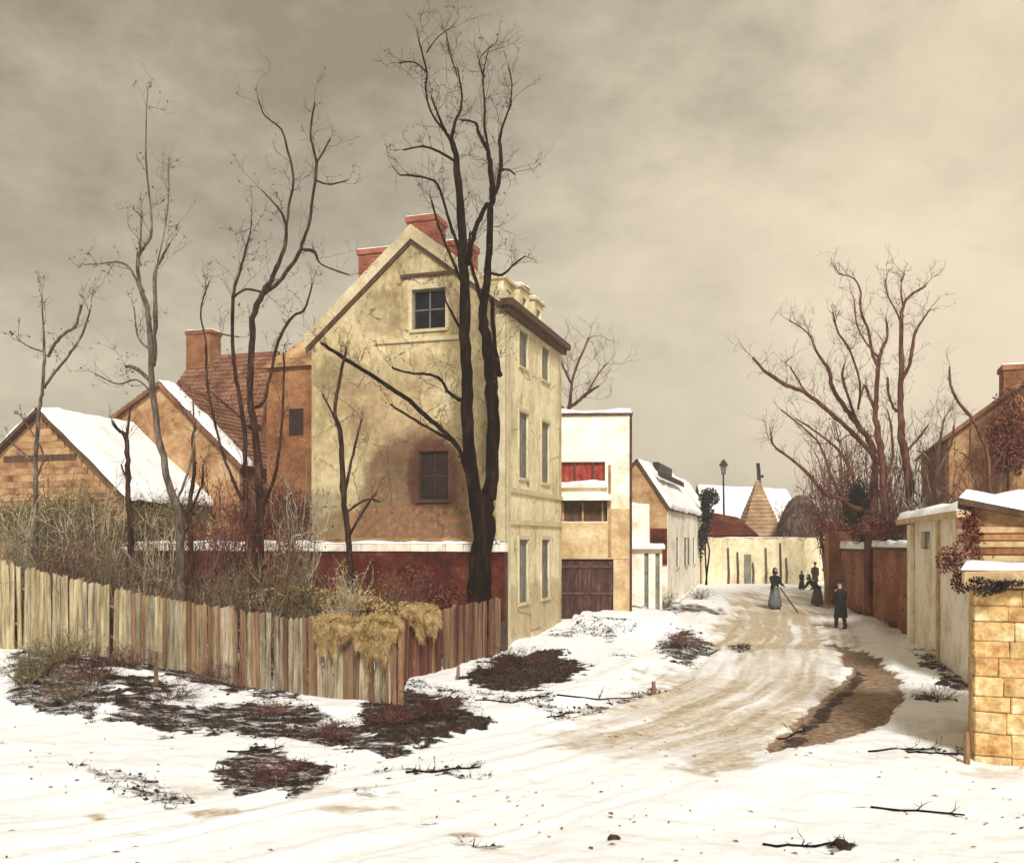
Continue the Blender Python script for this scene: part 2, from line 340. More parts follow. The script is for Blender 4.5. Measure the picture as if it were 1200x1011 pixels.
def snow_sheet(A, B, C, D, th=.16, n=26, m=14, seed=0, wav=.12, patch=0):
    """a snow layer on the quad A-B (lower edge), D-C (upper edge)"""
    A, B, C, D = map(Vector, (A, B, C, D)); nr = (B - A).cross(D - A).normalized()
    if nr.z < 0: nr = -nr
    us = [0, .02] + [i / n for i in range(1, n)] + [.98, 1]; vs = [0, .03] + [j / m for j in range(1, m)] + [.97, 1]
    V = []; nu, nv = len(us), len(vs); eu = (B - A).normalized(); ev = (D - A).normalized(); lu = (B - A).length; lv = (D - A).length
    for j, v in enumerate(vs):
        for i, u in enumerate(us):
            p = A.lerp(B, u).lerp(D.lerp(C, u), v); X, Y = u * lu, v * lv
            if u < .5: p = p + eu * (float(fbm(Y * 2.1, 3.3, seed)) * wav * 2 * (1 - 2 * u))
            if v < .5: p = p + ev * (float(fbm(X * 1.7, 7.7, seed + 1)) * wav * 3 * (1 - 2 * v))
            edge = i in (0, nu - 1) or j in (0, nv - 1)
            hgt = .006 if edge else max(.012, th * (.8 + 1.2 * float(fbm(X * 1.3, Y * 1.3, seed + 5))) - patch * max(0, float(fbm(X * .9, Y * .9, seed + 9))))
            V.append(p + nr * hgt)
    F = [(j * nu + i, j * nu + i + 1, (j + 1) * nu + i + 1, (j + 1) * nu + i) for j in range(nv - 1) for i in range(nu - 1)]
    b = len(V); V += [A + nr * .004, B + nr * .004, C + nr * .004, D + nr * .004]
    mb = MB(); mb.add(V, F); return mb
def slab(A, B, C, D, th):
    A, B, C, D = map(Vector, (A, B, C, D)); nr = (B - A).cross(D - A).normalized()
    if nr.z < 0: nr = -nr
    lo = [p - nr * th for p in (A, B, C, D)]
    return MB().add([A, B, C, D] + lo, [(0, 1, 2, 3), (7, 6, 5, 4), (0, 4, 5, 1), (1, 5, 6, 2), (2, 6, 7, 3), (3, 7, 4, 0)])
def roof_plane(root, A, B, C, D, mat='tile', th=.14, snow=.16, seed=0, wav=.14, patch=0, tiles=False):
    r = slab(A, B, C, D, th).build('roof', MT[mat], root)
    if tiles:
        A, B, C, D = map(Vector, (A, B, C, D)); nr = (B - A).cross(D - A).normalized(); nr = nr if nr.z > 0 else -nr
        lu = (B - A).length; lv = (D - A).length; nu = int(lu / .24); nv = int(lv / .30); t = MB()
        for j in range(nv):
            for i in range(nu):
                u0 = (i + .04 + random.uniform(0, .05)) / nu; u1 = (i + .97) / nu; v0 = (j - .12) / nv + random.uniform(-.004, .004); v1 = (j + 1) / nv
                if j == 0: v0 = 0
                q = [A.lerp(B, u).lerp(D.lerp(C, u), v) for u, v in ((u0, v0), (u1, v0), (u1, v1), (u0, v1))]
                h = .035 + random.uniform(-.006, .01)
                tp = [q[0] + nr * (h + .02), q[1] + nr * (h + .02), q[2] + nr * .012, q[3] + nr * .012]; bt = [x + nr * .002 for x in q]
                t.add(tp + bt, [(0, 1, 2, 3), (0, 4, 5, 1), (1, 5, 6, 2), (3, 7, 4, 0)])
        t.build('roof_tiles', MT[mat], r, kind='stuff')
    if snow: snow_sheet(A, B, C, D, snow, seed=seed, wav=wav, patch=patch).build('roof_snow', MT['snow'], r, smooth=True)
    return r
def chimney(root, x0, x1, y0, y1, z0, z1, mat='chimney', pots=0, snow=True):
    c = MB(); c.box(x0 + .03, x1 - .03, y0 + .03, y1 - .03, z0, z1 - .2)
    st = c.build('chimney', MT['mortar'], root); b = MB(); z = z0; k = 0; ch = .085
    while z < z1 - .22:
        for (a0, a1, f) in ((x0, x1, 'y0'), (x0, x1, 'y1'), (y0, y1, 'x0'), (y0, y1, 'x1')):
            u = a0 + (0 if k % 2 else -.11)
            while u < a1 - .02:
                p, q = max(u, a0) + .006, min(u + .22, a1) - .006; o = random.uniform(0, .01)
                if q - p > .04:
                    if f == 'y0': b.box(p, q, y0 - o, y0 + .05, z + .006, z + ch - .006)
                    elif f == 'y1': b.box(p, q, y1 - .05, y1 + o, z + .006, z + ch - .006)
                    elif f == 'x0': b.box(x0 - o, x0 + .05, max(p, y0 + .055), min(q, y1 - .055), z + .006, z + ch - .006) if min(q, y1 - .055) > max(p, y0 + .055) else None
                    else: b.box(x1 - .05, x1 + o, max(p, y0 + .055), min(q, y1 - .055), z + .006, z + ch - .006) if min(q, y1 - .055) > max(p, y0 + .055) else None
                u += .22
        z += ch; k += 1
    b.build('brickwork', MT[mat], st, kind='stuff')
    MB().cbox(x0 - .06, x1 + .06, y0 - .06, y1 + .06, z1 - .2, z1, .02, .008).build('chimney_cap', MT[mat], st)
    for i in range(pots):
        cx = x0 + (x1 - x0) * (i + .5) / pots; MB().lathe([(.12, z1), (.10, z1 + .35), (.12, z1 + .4)], 8, (cx, (y0 + y1) / 2)).build('chimney_pot', MT[mat], st)
    if snow: snow_sheet((x0 - .04, y0 - .04, z1), (x1 + .04, y0 - .04, z1), (x1 + .04, y1 + .04, z1), (x0 - .04, y1 + .04, z1), .05, 5, 5, seed=int(x0 * 10) % 50, wav=.02).build('snow_cap', MT['snow'], st, smooth=True)
    return st
def bricks(root, x0, x1, z0, z1, y, th=.06, mat='redbrick', bw=.22, bh=.075, out=-1, axis='y', skip=0.02, name='brickwork', clip=None):
    b = MB(); z = z0; k = 0
    while z < z1 - bh * .6:
        u = x0 - (bw / 2 if k % 2 else 0)
        while u < x1:
            p, q = max(u, x0) + .005, min(u + bw, x1) - .005
            if q - p > .03 and random.random() > skip and (clip is None or clip((p + q) / 2, z + bh / 2)):
                o = random.uniform(.0, .014); a, c = sorted((y + out * (.012 + o), y - out * .02))
                (b.box(p, q, a, c, z + .005, min(z + bh, z1) - .004) if axis == 'y' else b.box(a, c, p, q, z + .005, min(z + bh, z1) - .004))
            u += bw
        z += bh; k += 1
    return b.build(name, MT[mat], root, kind='stuff')
def gable_house(fr, name, label, cat, x0, x1, ax, az, zl, zr, length, wallmat='plaster', roofmat='tile', z0=-.4, holes=(), rholes=(), lholes=(),
                snow=.16, over=.22, group=None, th=.35, seed=1, patch=0, tiles=False, left_roof=True, right_over=None):
    root = thing(name, label, cat, (*fr.o, 0), fr.a, group); ro = over if right_over is None else right_over
    top = lambda x: zl + (az - zl) * (x - x0) / (ax - x0) if x <= ax else az + (zr - az) * (x - ax) / (x1 - ax)
    for hs_, a_, b_, in ((list(holes), 0, th), ([], length - th, length)):
        w = MB(); wall(w, x0, x1, z0, top, hs_, a_, b_, 'y', (ax,)); w.build('gable_wall', MT[wallmat], root)
    for hs_, a_, b_, zz in ((list(lholes), x0, x0 + th, zl), (list(rholes), x1 - th, x1, zr)):
        w = MB(); wall(w, th, length - th, z0, lambda y: zz - .02, hs_, a_, b_, 'x'); w.build('side_wall', MT[wallmat], root)
    g = .15; sr = (zr - az) / (x1 - ax); sl = (az - zl) / (ax - x0)
    if left_roof: roof_plane(root, (x0 - over, -over, zl - sl * over + g), (x0 - over, length + over, zl - sl * over + g), (ax, length + over, az + g), (ax, -over, az + g), roofmat, .13, snow, seed, patch=patch, tiles=tiles)
    roof_plane(root, (x1 + ro, -over, zr + sr * ro + g), (x1 + ro, length + over, zr + sr * ro + g), (ax, length + over, az + g), (ax, -over, az + g), roofmat, .13, snow, seed + 3, patch=patch, tiles=tiles)
    return root

# ------------------------------------------------------------------ ground (one sheet to the horizon)
def axis_pts(c0, c1, d, lo, hi, g=1.12):
    a = list(np.arange(c0, c1 + 1e-6, d)); s = d; v = c1
    while v < hi: s *= g; v += s; a.append(v)
    s = d; v = c0; b = []
    while v > lo: s *= g; v -= s; b.append(v)
    return np.array(b[::-1] + a)
gx = axis_pts(-16, 15, .075, -900, 900); gy = axis_pts(8, 36, .075, -60, 1600)
GX, GY = np.meshgrid(gx, gy)
road_c = np.array([(14.5, 52), (12.4, 44), (10.6, 37), (8.6, 30), (6.5, 24.5), (4.1, 19.5), (1.6, 15.8), (-1.4, 12.8), (-5.5, 10.2), (-12, 8), (-24, 6)])
def smooth_poly(p, k=8):
    o = []
    for i in range(len(p) - 1):
        p0, p1, p2, p3 = p[max(i - 1, 0)], p[i], p[i + 1], p[min(i + 2, len(p) - 1)]
        for t in np.linspace(0, 1, k, endpoint=False):
            o.append(.5 * ((2 * p1) + (-p0 + p2) * t + (2 * p0 - 5 * p1 + 4 * p2 - p3) * t * t + (-p0 + 3 * p1 - 3 * p2 + p3) * t ** 3))
    o.append(p[-1]); return np.array(o)
RC = smooth_poly(road_c)
def road_uv(x, y):
    best = np.full(x.shape, 1e9); U = np.zeros(x.shape); Vv = np.zeros(x.shape); s0 = 0
    for a, b in zip(RC, RC[1:]):
        d = b - a; l = np.hypot(*d); t = np.clip(((x - a[0]) * d[0] + (y - a[1]) * d[1]) / l ** 2, 0, 1)
        dx = x - a[0] - t * d[0]; dy = y - a[1] - t * d[1]; q = np.hypot(dx, dy)
        sg = np.sign(d[0] * dy - d[1] * dx); m = q < best
        best = np.where(m, q, best); Vv = np.where(m, q * sg, Vv); U = np.where(m, s0 + t * l, U); s0 += l
    return U, Vv                                       # V negative = the right-hand (outer) side seen from the camera going down the street
RU, RV = road_uv(GX, GY)
Zg = h0(GX, GY)
far = sst(60, 30, GY) * sst(40, 18, np.abs(GX))
und = fbm(GX * .35, GY * .35, 1) * .34 + fbm(GX * 1.1, GY * 1.1, 2) * .12 + fbm(GX * 3.5 + GY * 1.2, GY * 3.5, 3) * .05
onroad = sst(3.1, 2.2, np.abs(RV + .35 * fbm(RU * .5, RU * 0, 4) * 4))
rut = np.zeros_like(Zg); ru = RV + .25 * np.sin(RU * .35) + fbm(RU * .3, RU * 0 + 3, 8) * .5
for c, wd, dp in ((-1.9, .16, .11), (-1.35, .12, .06), (-.55, .16, .09), (.25, .12, .05), (.8, .15, .08), (1.6, .13, .06), (2.1, .1, .04)):
    q = np.exp(-((ru - c) / wd) ** 2); rut -= dp * q * (.5 + vnoise(RU * .6, RU * 0 + c * 9, 5)); rut += dp * .45 * np.exp(-((ru - c - wd * 1.9) / wd) ** 2)
streak = fbm(ru * 4.5, RU * .22, 21, 5)
fade = .25 + .75 * sst(13, 21, GY)
Zg += far * (und * (1 - .6 * onroad)) + onroad * (rut * .38 * fade * (.55 + .9 * vnoise(RU * .35, ru * 1.2, 83)) + streak * .09 - .05 * fade) * (GY < 60)
berm = np.exp(-((np.abs(RV) - 3.1) / .45) ** 2) * .12 * sst(13, 20, GY) * (.4 + vnoise(RU * .5, np.sign(RV) * 4, 6)); Zg += berm * far
# road hollow on the right with bare brown mud, bare patches elsewhere
dirt = np.zeros_like(Zg); ochre = np.zeros_like(Zg)
SY = np.maximum(GY, 5); MX = CX + GX / SY * FPX; MY = HY + (EYE - h0(GX, GY)) / SY * FPX     # where each ground point stands, used to lay out the bare patches
NB = fbm(GX * 1.2, GY * 1.2, 31, 5) + .8 * fbm(GX * 4.5, GY * 4.5, 37, 4)
def poly(pts, st=1.0, w=5.0, amp=26.0, ky=2.2):
    P = np.array(pts, float); P[:, 1] *= ky; x = MX; y = MY * ky; m = (GY > 8) & (GY < 70) & (x > P[:, 0].min() - 60) & (x < P[:, 0].max() + 60) & (y > P[:, 1].min() - 60) & (y < P[:, 1].max() + 60)
    X = x[m]; Y_ = y[m]; best = np.full(X.shape, 1e9); ins = np.zeros(X.shape, bool)
    for (x1, y1), (x2, y2) in zip(P, np.roll(P, -1, 0)):
        d2 = (x2 - x1) ** 2 + (y2 - y1) ** 2; t = np.clip(((X - x1) * (x2 - x1) + (Y_ - y1) * (y2 - y1)) / d2, 0, 1)
        best = np.minimum(best, np.hypot(X - x1 - t * (x2 - x1), Y_ - y1 - t * (y2 - y1)))
        if y1 != y2: ins ^= ((y1 > Y_) != (y2 > Y_)) & (X < (x2 - x1) * (Y_ - y1) / (y2 - y1) + x1)
    o = np.zeros_like(Zg); o[m] = sst(-w, w, np.where(ins, best, -best) + NB[m] * amp * 1.5) * st; return o
def patch(px, py, rx, ry, st=1.0, rot=0, ns=1.0):
    q = np.linspace(0, 2 * math.pi, 12, endpoint=False); return poly(np.stack([px + rx * np.cos(q), py + ry * np.sin(q)], -1), st, 4 + rx * .1, 10 + rx * .3 * ns)
for pts, st in (
    ([(10, 768), (60, 756), (125, 768), (140, 790), (135, 815), (105, 846), (55, 838), (10, 822)], .85),
    ([(95, 768), (200, 776), (300, 798), (345, 818), (300, 814), (200, 796), (110, 782)], 1.0),
    ([(110, 786), (165, 796), (208, 812), (180, 818), (120, 812)], 1.0),
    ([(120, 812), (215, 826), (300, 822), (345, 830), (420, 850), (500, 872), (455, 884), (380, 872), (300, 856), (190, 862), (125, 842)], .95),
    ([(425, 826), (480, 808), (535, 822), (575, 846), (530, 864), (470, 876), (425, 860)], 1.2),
    ([(540, 794), (582, 766), (650, 764), (686, 782), (650, 802), (600, 808), (556, 802)], 1.3),
    ([(250, 905), (285, 872), (302, 868), (345, 884), (392, 894), (384, 918), (340, 932), (276, 934)], .95),
    ([(95, 902), (150, 910), (215, 934), (200, 944), (130, 926)], .62),
    ([(765, 764), (800, 738), (840, 760), (812, 777), (772, 776)], .9),
    ([(640, 832), (700, 822), (770, 800), (775, 808), (710, 830), (650, 842)], .62),
    ([(480, 800), (560, 806), (640, 818), (650, 832), (630, 826), (560, 814), (480, 808)], .6),
    ([(1075, 765), (1120, 762), (1140, 790), (1138, 812), (1100, 800)], .85)):
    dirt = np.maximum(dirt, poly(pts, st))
for p in ((868, 757, 12, 5, .8), (730, 768, 20, 4, .6), (985, 985, 18, 5, 1), (945, 983, 40, 4, .55), (470, 905, 60, 4, .6), (790, 715, 60, 7, .9), (690, 742, 50, 5, .6), (1090, 880, 50, 4, .7), (1100, 828, 34, 7, .65), (560, 988, 30, 4, .6),
          (720, 985, 16, 4, .7), (545, 908, 40, 4, .55), (420, 930, 30, 3, .6), (1040, 942, 50, 3, .55), (520, 965, 50, 3, .5), (340, 860, 60, 4, .8)):
    dirt = np.maximum(dirt, patch(*p))
mud = poly([(960, 744), (1020, 762), (1055, 788), (1062, 815), (1050, 842), (1010, 857), (950, 874), (898, 884), (905, 862), (940, 832), (980, 800), (996, 776)], 1, 8, 16)
ridge = poly([(1004, 772), (1014, 786), (970, 836), (930, 866), (905, 876), (940, 838), (985, 802)], .8, 4, 12)
roadm = poly([(880, 702), (965, 706), (985, 742), (1015, 780), (965, 832), (905, 880), (860, 905), (760, 890), (660, 880), (640, 855), (720, 812), (790, 775), (830, 740)], 1, 34, 70)
streak2 = fbm(ru * 2.2, RU * .12, 61, 5) + .6 * fbm(ru * 9, RU * .35, 67, 4)
tan = roadm * np.clip(.56 + 1.0 * streak2 + .5 * fbm(GX * .5, GY * .5, 87), 0, 1) + onroad * (GY > 30) * (GY < 62) * (.35 + .6 * streak2)
wisp = fbm(GX * .9 + GY * .5, GY * 2.6, 71, 5); ochre = sst(.14, .36, wisp) * .38 * (GY > 9) * (GY < 30)
for p in ((115, 955, 18, 5, 1), (262, 950, 40, 3, .8), (430, 948, 50, 4, .8), (545, 975, 24, 4, .8), (330, 925, 120, 6, .5), (1080, 960, 60, 4, .5), (1150, 905, 50, 8, .5)):
    ochre = np.maximum(ochre, patch(*p))
Zg -= (mud * .12 + berm * far * np.clip(mud + ridge, 0, 1)) * (GY < 60)
tan = np.maximum(tan, ochre)
street = sst(5, 7, GX) * sst(30, 40, GY) * (GY < 62); tan = np.maximum(tan, street * .3)
nearg = (GY > 9) & (GY < 60)
Zg += dirt * .05 * fbm(GX * 5, GY * 5, 41) * 2 * nearg
# the snow heap beside the dark gate, snow drift along the right-hand walls
for px, py, rx, ry, hh in ((735, 730, 60, 12, .45), (1010, 735, 60, 10, .12), (1090, 840, 60, 12, .22), (640, 760, 30, 8, .12)):
    Zg += patch(px, py, rx, ry, 1, ns=.3) * hh * (.8 + .6 * und)
def ground_z(x, y):
    i = min(max(int(np.searchsorted(gx, x)) - 1, 0), len(gx) - 2); j = min(max(int(np.searchsorted(gy, y)) - 1, 0), len(gy) - 2)
    fx = (x - gx[i]) / (gx[i + 1] - gx[i]); fy = (y - gy[j]) / (gy[j + 1] - gy[j])
    return float((Zg[j, i] * (1 - fx) + Zg[j, i + 1] * fx) * (1 - fy) + (Zg[j + 1, i] * (1 - fx) + Zg[j + 1, i + 1] * fx) * fy)
nyv, nxv = GX.shape
co = np.stack([GX, GY, Zg], -1).reshape(-1, 3)
ii = (np.arange(nyv - 1)[:, None] * nxv + np.arange(nxv - 1)[None]).ravel()
fc = np.stack([ii, ii + 1, ii + 1 + nxv, ii + nxv], -1)
me = bpy.data.meshes.new('snowy_ground'); me.vertices.add(len(co)); me.vertices.foreach_set('co', co.ravel())
me.loops.add(fc.size); me.loops.foreach_set('vertex_index', fc.ravel()); me.polygons.add(len(fc))
me.polygons.foreach_set('loop_start', np.arange(len(fc)) * 4); me.polygons.foreach_set('loop_total', np.full(len(fc), 4))
me.update(calc_edges=True); me.polygons.foreach_set('use_smooth', np.ones(len(fc), bool))
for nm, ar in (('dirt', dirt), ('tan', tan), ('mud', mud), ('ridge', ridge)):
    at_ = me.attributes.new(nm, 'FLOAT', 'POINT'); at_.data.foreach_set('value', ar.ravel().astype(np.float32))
gm = bpy.data.materials.new('snow_and_bare_earth'); gm.use_nodes = True; t = gm.node_tree; t.nodes.clear(); n = t.nodes; l = t.links
go = n.new('ShaderNodeOutputMaterial'); gb = n.new('ShaderNodeBsdfPrincipled'); l.new(gb.outputs[0], go.inputs[0]); gb.inputs['Roughness'].default_value = .8; gb.inputs['Specular IOR Level'].default_value = .25
gc = n.new('ShaderNodeTexCoord')
def nz(sc, det=8, ro=.65, st=(1, 1, 1), rot=0):
    mm = n.new('ShaderNodeMapping'); mm.inputs['Scale'].default_value = st; mm.inputs['Rotation'].default_value = (0, 0, rot); l.new(gc.outputs['Object'], mm.inputs[0])
    a = n.new('ShaderNodeTexNoise'); a.inputs['Scale'].default_value = sc; a.inputs['Detail'].default_value = det; a.inputs['Roughness'].default_value = ro; l.new(mm.outputs[0], a.inputs['Vector']); return a.outputs['Fac']
def gr(f, st):
    r = n.new('ShaderNodeValToRGB'); l.new(f, r.inputs[0]); el = r.color_ramp.elements
    while len(el) < len(st): el.new(.5)
    for i, (p, c) in enumerate(st): el[i].position = p; el[i].color = (*c, 1)
    return r.outputs[0]
def mth(op, a, b, c=None):
    m = n.new('ShaderNodeMath'); m.operation = op
    for i, v in enumerate((a, b) if c is None else (a, b, c)):
        if isinstance(v, (int, float)): m.inputs[i].default_value = v
        else: l.new(v, m.inputs[i])
    return m.outputs[0]
def attr(nm): a = n.new('ShaderNodeAttribute'); a.attribute_name = nm; return a.outputs['Fac']
def mask(nm, f, k=1.3, lo=.42, hi=.62):
    v = mth('ADD', attr(nm), mth('MULTIPLY', mth('SUBTRACT', f, .5), k)); r = n.new('ShaderNodeMapRange'); r.interpolation_type = 'SMOOTHSTEP'
    l.new(v, r.inputs[0]); r.inputs[1].default_value = lo; r.inputs[2].default_value = hi; return mth('MULTIPLY', r.outputs[0], mth('GREATER_THAN', attr(nm), .02))
def mix(f, a, b):
    m = n.new('ShaderNodeMix'); m.data_type = 'RGBA'; l.new(f, m.inputs[0]); l.new(a, m.inputs[6]); l.new(b, m.inputs[7]); return m.outputs[2]
big = nz(.5); mid = nz(2.5); fin = nz(7, 9, .72); br1 = nz(1.6, 10, .78, (1, 2.6, 1), .35); vf = nz(38)
snowc = gr(br1, [(.33, (.66, .68, .69)), (.43, (.84, .84, .83)), (.55, (.91, .91, .91)), (.68, (.83, .79, .71))])
tanc = gr(fin, [(.35, (.30, .215, .125)), (.5, (.48, .38, .25)), (.65, (.66, .57, .43))])
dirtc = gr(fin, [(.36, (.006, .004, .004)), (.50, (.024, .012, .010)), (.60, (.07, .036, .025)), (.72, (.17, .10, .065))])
mudc = gr(fin, [(.34, (.11, .062, .04)), (.48, (.23, .15, .092)), (.62, (.36, .26, .165)), (.72, (.5, .42, .32))])
c = mix(mask('tan', br1, 1.0, .10, .95), snowc, tanc)
c = mix(mask('mud', fin, 1.0, .4, .62), c, mudc)
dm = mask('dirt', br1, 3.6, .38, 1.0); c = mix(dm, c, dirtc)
c = mix(mask('ridge', br1, 1.6, .48, .85), c, dirtc)
pits = gr(vf, [(.30, (.55, .52, .46)), (.42, (1, 1, 1))]); mu = n.new('ShaderNodeMix'); mu.data_type = 'RGBA'; mu.blend_type = 'MULTIPLY'; mu.inputs[0].default_value = .15; l.new(c, mu.inputs[6]); l.new(pits, mu.inputs[7]); c = mu.outputs[2]
l.new(c, gb.inputs['Base Color'])
bp = n.new('ShaderNodeBump'); bp.inputs['Strength'].default_value = .5; bp.inputs['Distance'].default_value = .05
l.new(mth('ADD', fin, mth('MULTIPLY', vf, .4)), bp.inputs['Height']); l.new(bp.outputs[0], gb.inputs['Normal'])
me.materials.append(gm)
gob = bpy.data.objects.new('snowy_ground', me); COL.objects.link(gob); gob['kind'] = 'structure'

# ================================================================== BUILDINGS
# ---- main house
F1 = Fr(-.2, 30.4, ST); Wd = 7.08; Ln = 7.16; AX = -3.32; AZ = 13.5; ZL = 10.25; ZR = 11.0
def hole(fr, cx, cy, w, h, c=0):
    x, z = fr.F(cx, cy, c); return (x - w / 2, x + w / 2, z - h / 2, z + h / 2)
gw1 = hole(F1, 502.5, 362, 1.2, 1.34); gw2 = hole(F1, 508, 557, 1.05, 1.62)
rows = []
for (a, b) in ((388, 430), (483, 560), (632, 706)):
    y, zt = F1.X(612, a); _, zb = F1.X(612, b); rows.append((zb, zt))
cols = [1.95, 4.75]; rh = [(c - .52, c + .52, max(zb, .9), zt) for c in cols for zb, zt in rows]
_ax0 = F1.F(413, 604); _ax1 = F1.F(560, 600)[0]; _azt = F1.F(500, 498)[1]
MT['street'] = stain('facade', 'cracked_facade_plaster', [(0, 1.0, 9, 1.0, (.30, .20, .10), .6, 1.2), (0, 10.6, 9, .5, (.30, .22, .12), .5, 1.4)])
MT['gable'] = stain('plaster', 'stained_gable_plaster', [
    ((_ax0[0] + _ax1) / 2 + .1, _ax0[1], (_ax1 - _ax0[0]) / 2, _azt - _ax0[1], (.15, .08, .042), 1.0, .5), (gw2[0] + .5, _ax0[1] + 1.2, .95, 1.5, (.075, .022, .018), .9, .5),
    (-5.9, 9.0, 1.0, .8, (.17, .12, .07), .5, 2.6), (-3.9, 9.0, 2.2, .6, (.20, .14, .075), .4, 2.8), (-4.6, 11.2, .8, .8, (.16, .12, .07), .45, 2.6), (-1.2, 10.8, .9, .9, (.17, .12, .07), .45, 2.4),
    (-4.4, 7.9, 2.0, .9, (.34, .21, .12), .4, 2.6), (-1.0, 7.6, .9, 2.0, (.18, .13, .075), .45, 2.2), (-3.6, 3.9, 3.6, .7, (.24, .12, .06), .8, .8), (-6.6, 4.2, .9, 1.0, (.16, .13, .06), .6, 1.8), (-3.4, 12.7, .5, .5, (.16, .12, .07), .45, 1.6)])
root = thing('tall_house', 'tall three-storey cream house with grey-green shutters and wide gable behind the big forked tree', 'house', (*F1.o, 0), F1.a)
top = lambda x: ZL + (AZ - ZL) * (x + Wd) / (AX + Wd) if x <= AX else AZ + (ZR - AZ) * (x - AX) / (0 - AX)
w = MB(); wall(w, -Wd, 0, -.4, top, [gw1, gw2], 0, .4, 'y', (AX,)); w.build('gable_wall', MT['gable'], root)
w = MB(); wall(w, -Wd, 0, -.4, top, [], Ln - .4, Ln, 'y', (AX,)); w.build('gable_wall', MT['plaster'], root)
w = MB(); wall(w, .4, Ln - .4, -.4, lambda y: ZR - .02, [(a, b, c, d) for a, b, c, d in rh], -.4, 0, 'x'); w.build('street_wall', MT['street'], root)
w = MB(); wall(w, .4, Ln - .4, -.4, lambda y: ZL - .02, [], -Wd, -Wd + .4, 'x'); w.build('garden_side_wall', MT['plaster'], root)
# thin facade skin on the gable's end so that the corner reads as one pilaster
MB().box(-.32, .04, -.05, -.002, -.4, ZR - .25).build('corner_pilaster', MT['coping'], root)
MB().box(.002, .07, -.05, .34, -.4, ZR - .25).build('corner_pilaster', MT['coping'], root)
window(root, gw1, 0, -1, 'y', 'glass', 'frame', 2, 2, surround=.12)
window(root, gw2, 0, -1, 'y', 'maroonglass', 'darkframe', 2, 2)
for h in rh: window(root, h, 0, 1, 'x', 'glass', 'frame', 2, 4, shutters='shutter', surround=.1, closed=True)
for (z, th_) in ((rows[1][0] - .55, .16), (rows[2][1] + .5, .16)): MB().box(.002, .07, .36, Ln - .02, z, z + th_).build('string_course', MT['coping'], root)
c_ = MB(); c_.box(-.1, .32, -.3, Ln + .25, ZR - .02, ZR + .2); c_.box(.001, .18, -.2, Ln + .15, ZR - .2, ZR - .025); c_.build('cornice', MT['brown'], root)
roof_plane(root, (-Wd - .2, .3, ZL - .05), (-Wd - .2, Ln + .1, ZL - .05), (AX, Ln + .1, AZ + .0), (AX, .3, AZ + .0), 'tile', .12, .14, 3)
roof_plane(root, (-.1, .3, ZR + .15), (-.1, Ln + .1, ZR + .15), (AX, Ln + .1, AZ + .02), (AX, .3, AZ + .02), 'tile', .12, .14, 4)
_lx0, _lz = F1.F(440, 402); _lx1 = F1.F(548, 402)[0]
MB().cbox(_lx0, _lx1, -.07, -.002, _lz - .07, _lz + .07, .015, .006).build('wall_ledge', MT['coping'], root)
_lz = F1.F(500, 322)[1]; MB().cbox(F1.F(470, 320)[0], F1.F(548, 320)[0], -.08, -.002, _lz - .06, _lz + .06, .015, .006).build('wall_ledge', MT['brown'], root)
# raised gable copings
def rake(xa, za, xb, zb, y0, y1, t, name, mat, zo=0.0):
    return MB().prism([(xa, za + zo), (xb, zb + zo), (xb, zb + t), (xa, za + t)], y0, y1).build(name, MT[mat], root)
rake(-Wd - .22, ZL - .2, AX, AZ - .02, -.10, .42, .50, 'gable_coping', 'coping', .02)
rake(AX + .002, AZ - .02, .1, ZR - .08, -.10, .42, .50, 'gable_coping', 'coping', .02)
m = MB()
for (xa, za, xb, zb) in ((-Wd - .2, ZL - .2, AX - .01, AZ - .04), (AX + .01, AZ - .04, .1, ZR - .1)):
    m.prism([(xa, za - .13), (xb, zb - .13), (xb, zb + .015), (xa, za + .015)], -.06, -.003)
m.build('verge_moulding', MT['brown'], root)
# dormers on the street slope, with snow on their flat tops
for (ya, yb, zt) in ((.15, 1.35, ZR + .95), (2.0, 3.1, ZR + 1.15), (3.75, 4.9, ZR + 1.15)):
    d = MB(); wall(d, ya, yb, ZR + .21, lambda y: zt, [(ya + .3, yb - .3, ZR + .4, zt - .25)], -.45, -.13, 'x'); d.box(-1.3, -.46, ya, yb, ZR + .4, zt)
    dd = d.build('dormer', MT['facade'], root)
    MB().box(-.3, -.27, ya + .3, yb - .3, ZR + .4, zt - .25).build('dormer_window', MT['maroonglass'], dd)
    MB().box(-1.35, -.04, ya - .08, yb + .08, zt + .002, zt + .1).build('dormer_roof', MT['coping'], dd)
    snow_sheet((-.06, ya - .06, zt + .1), (-.06, yb + .06, zt + .1), (-1.33, yb + .06, zt + .1), (-1.33, ya - .06, zt + .1), .1, 6, 6, seed=int(ya * 7)).build('snow_cap', MT['snow'], dd, smooth=True)
chimney(root, *[F1.F(p, 300, 1.6)[0] for p in (420, 456)], 1.6, 2.3, ZL, F1.F(440, 291, 1.6)[1])
chimney(root, *[F1.F(p, 300, .9)[0] for p in (477, 511)], .9, 1.8, AZ - 1.2, F1.F(490, 253, .9)[1], pots=0)
chimney(root, *[F1.F(p, 300, 1.9)[0] for p in (514, 548)], 1.9, 3.0, AZ - 2.2, F1.F(520, 283, 1.9)[1], pots=0)
# bared rubble inside a blind arch, low on the gable
xa, zb = F1.F(413, 604); xb, _ = F1.F(560, 600); _, zt = F1.F(500, 496); xc = (xa + xb) / 2 + .05; rr = (xb - xa) / 2
MB().cbox(-Wd + .3, -.34, -.12, -.002, 3.25, 3.5, .02).build('wall_ledge', MT['ochregable'], root)

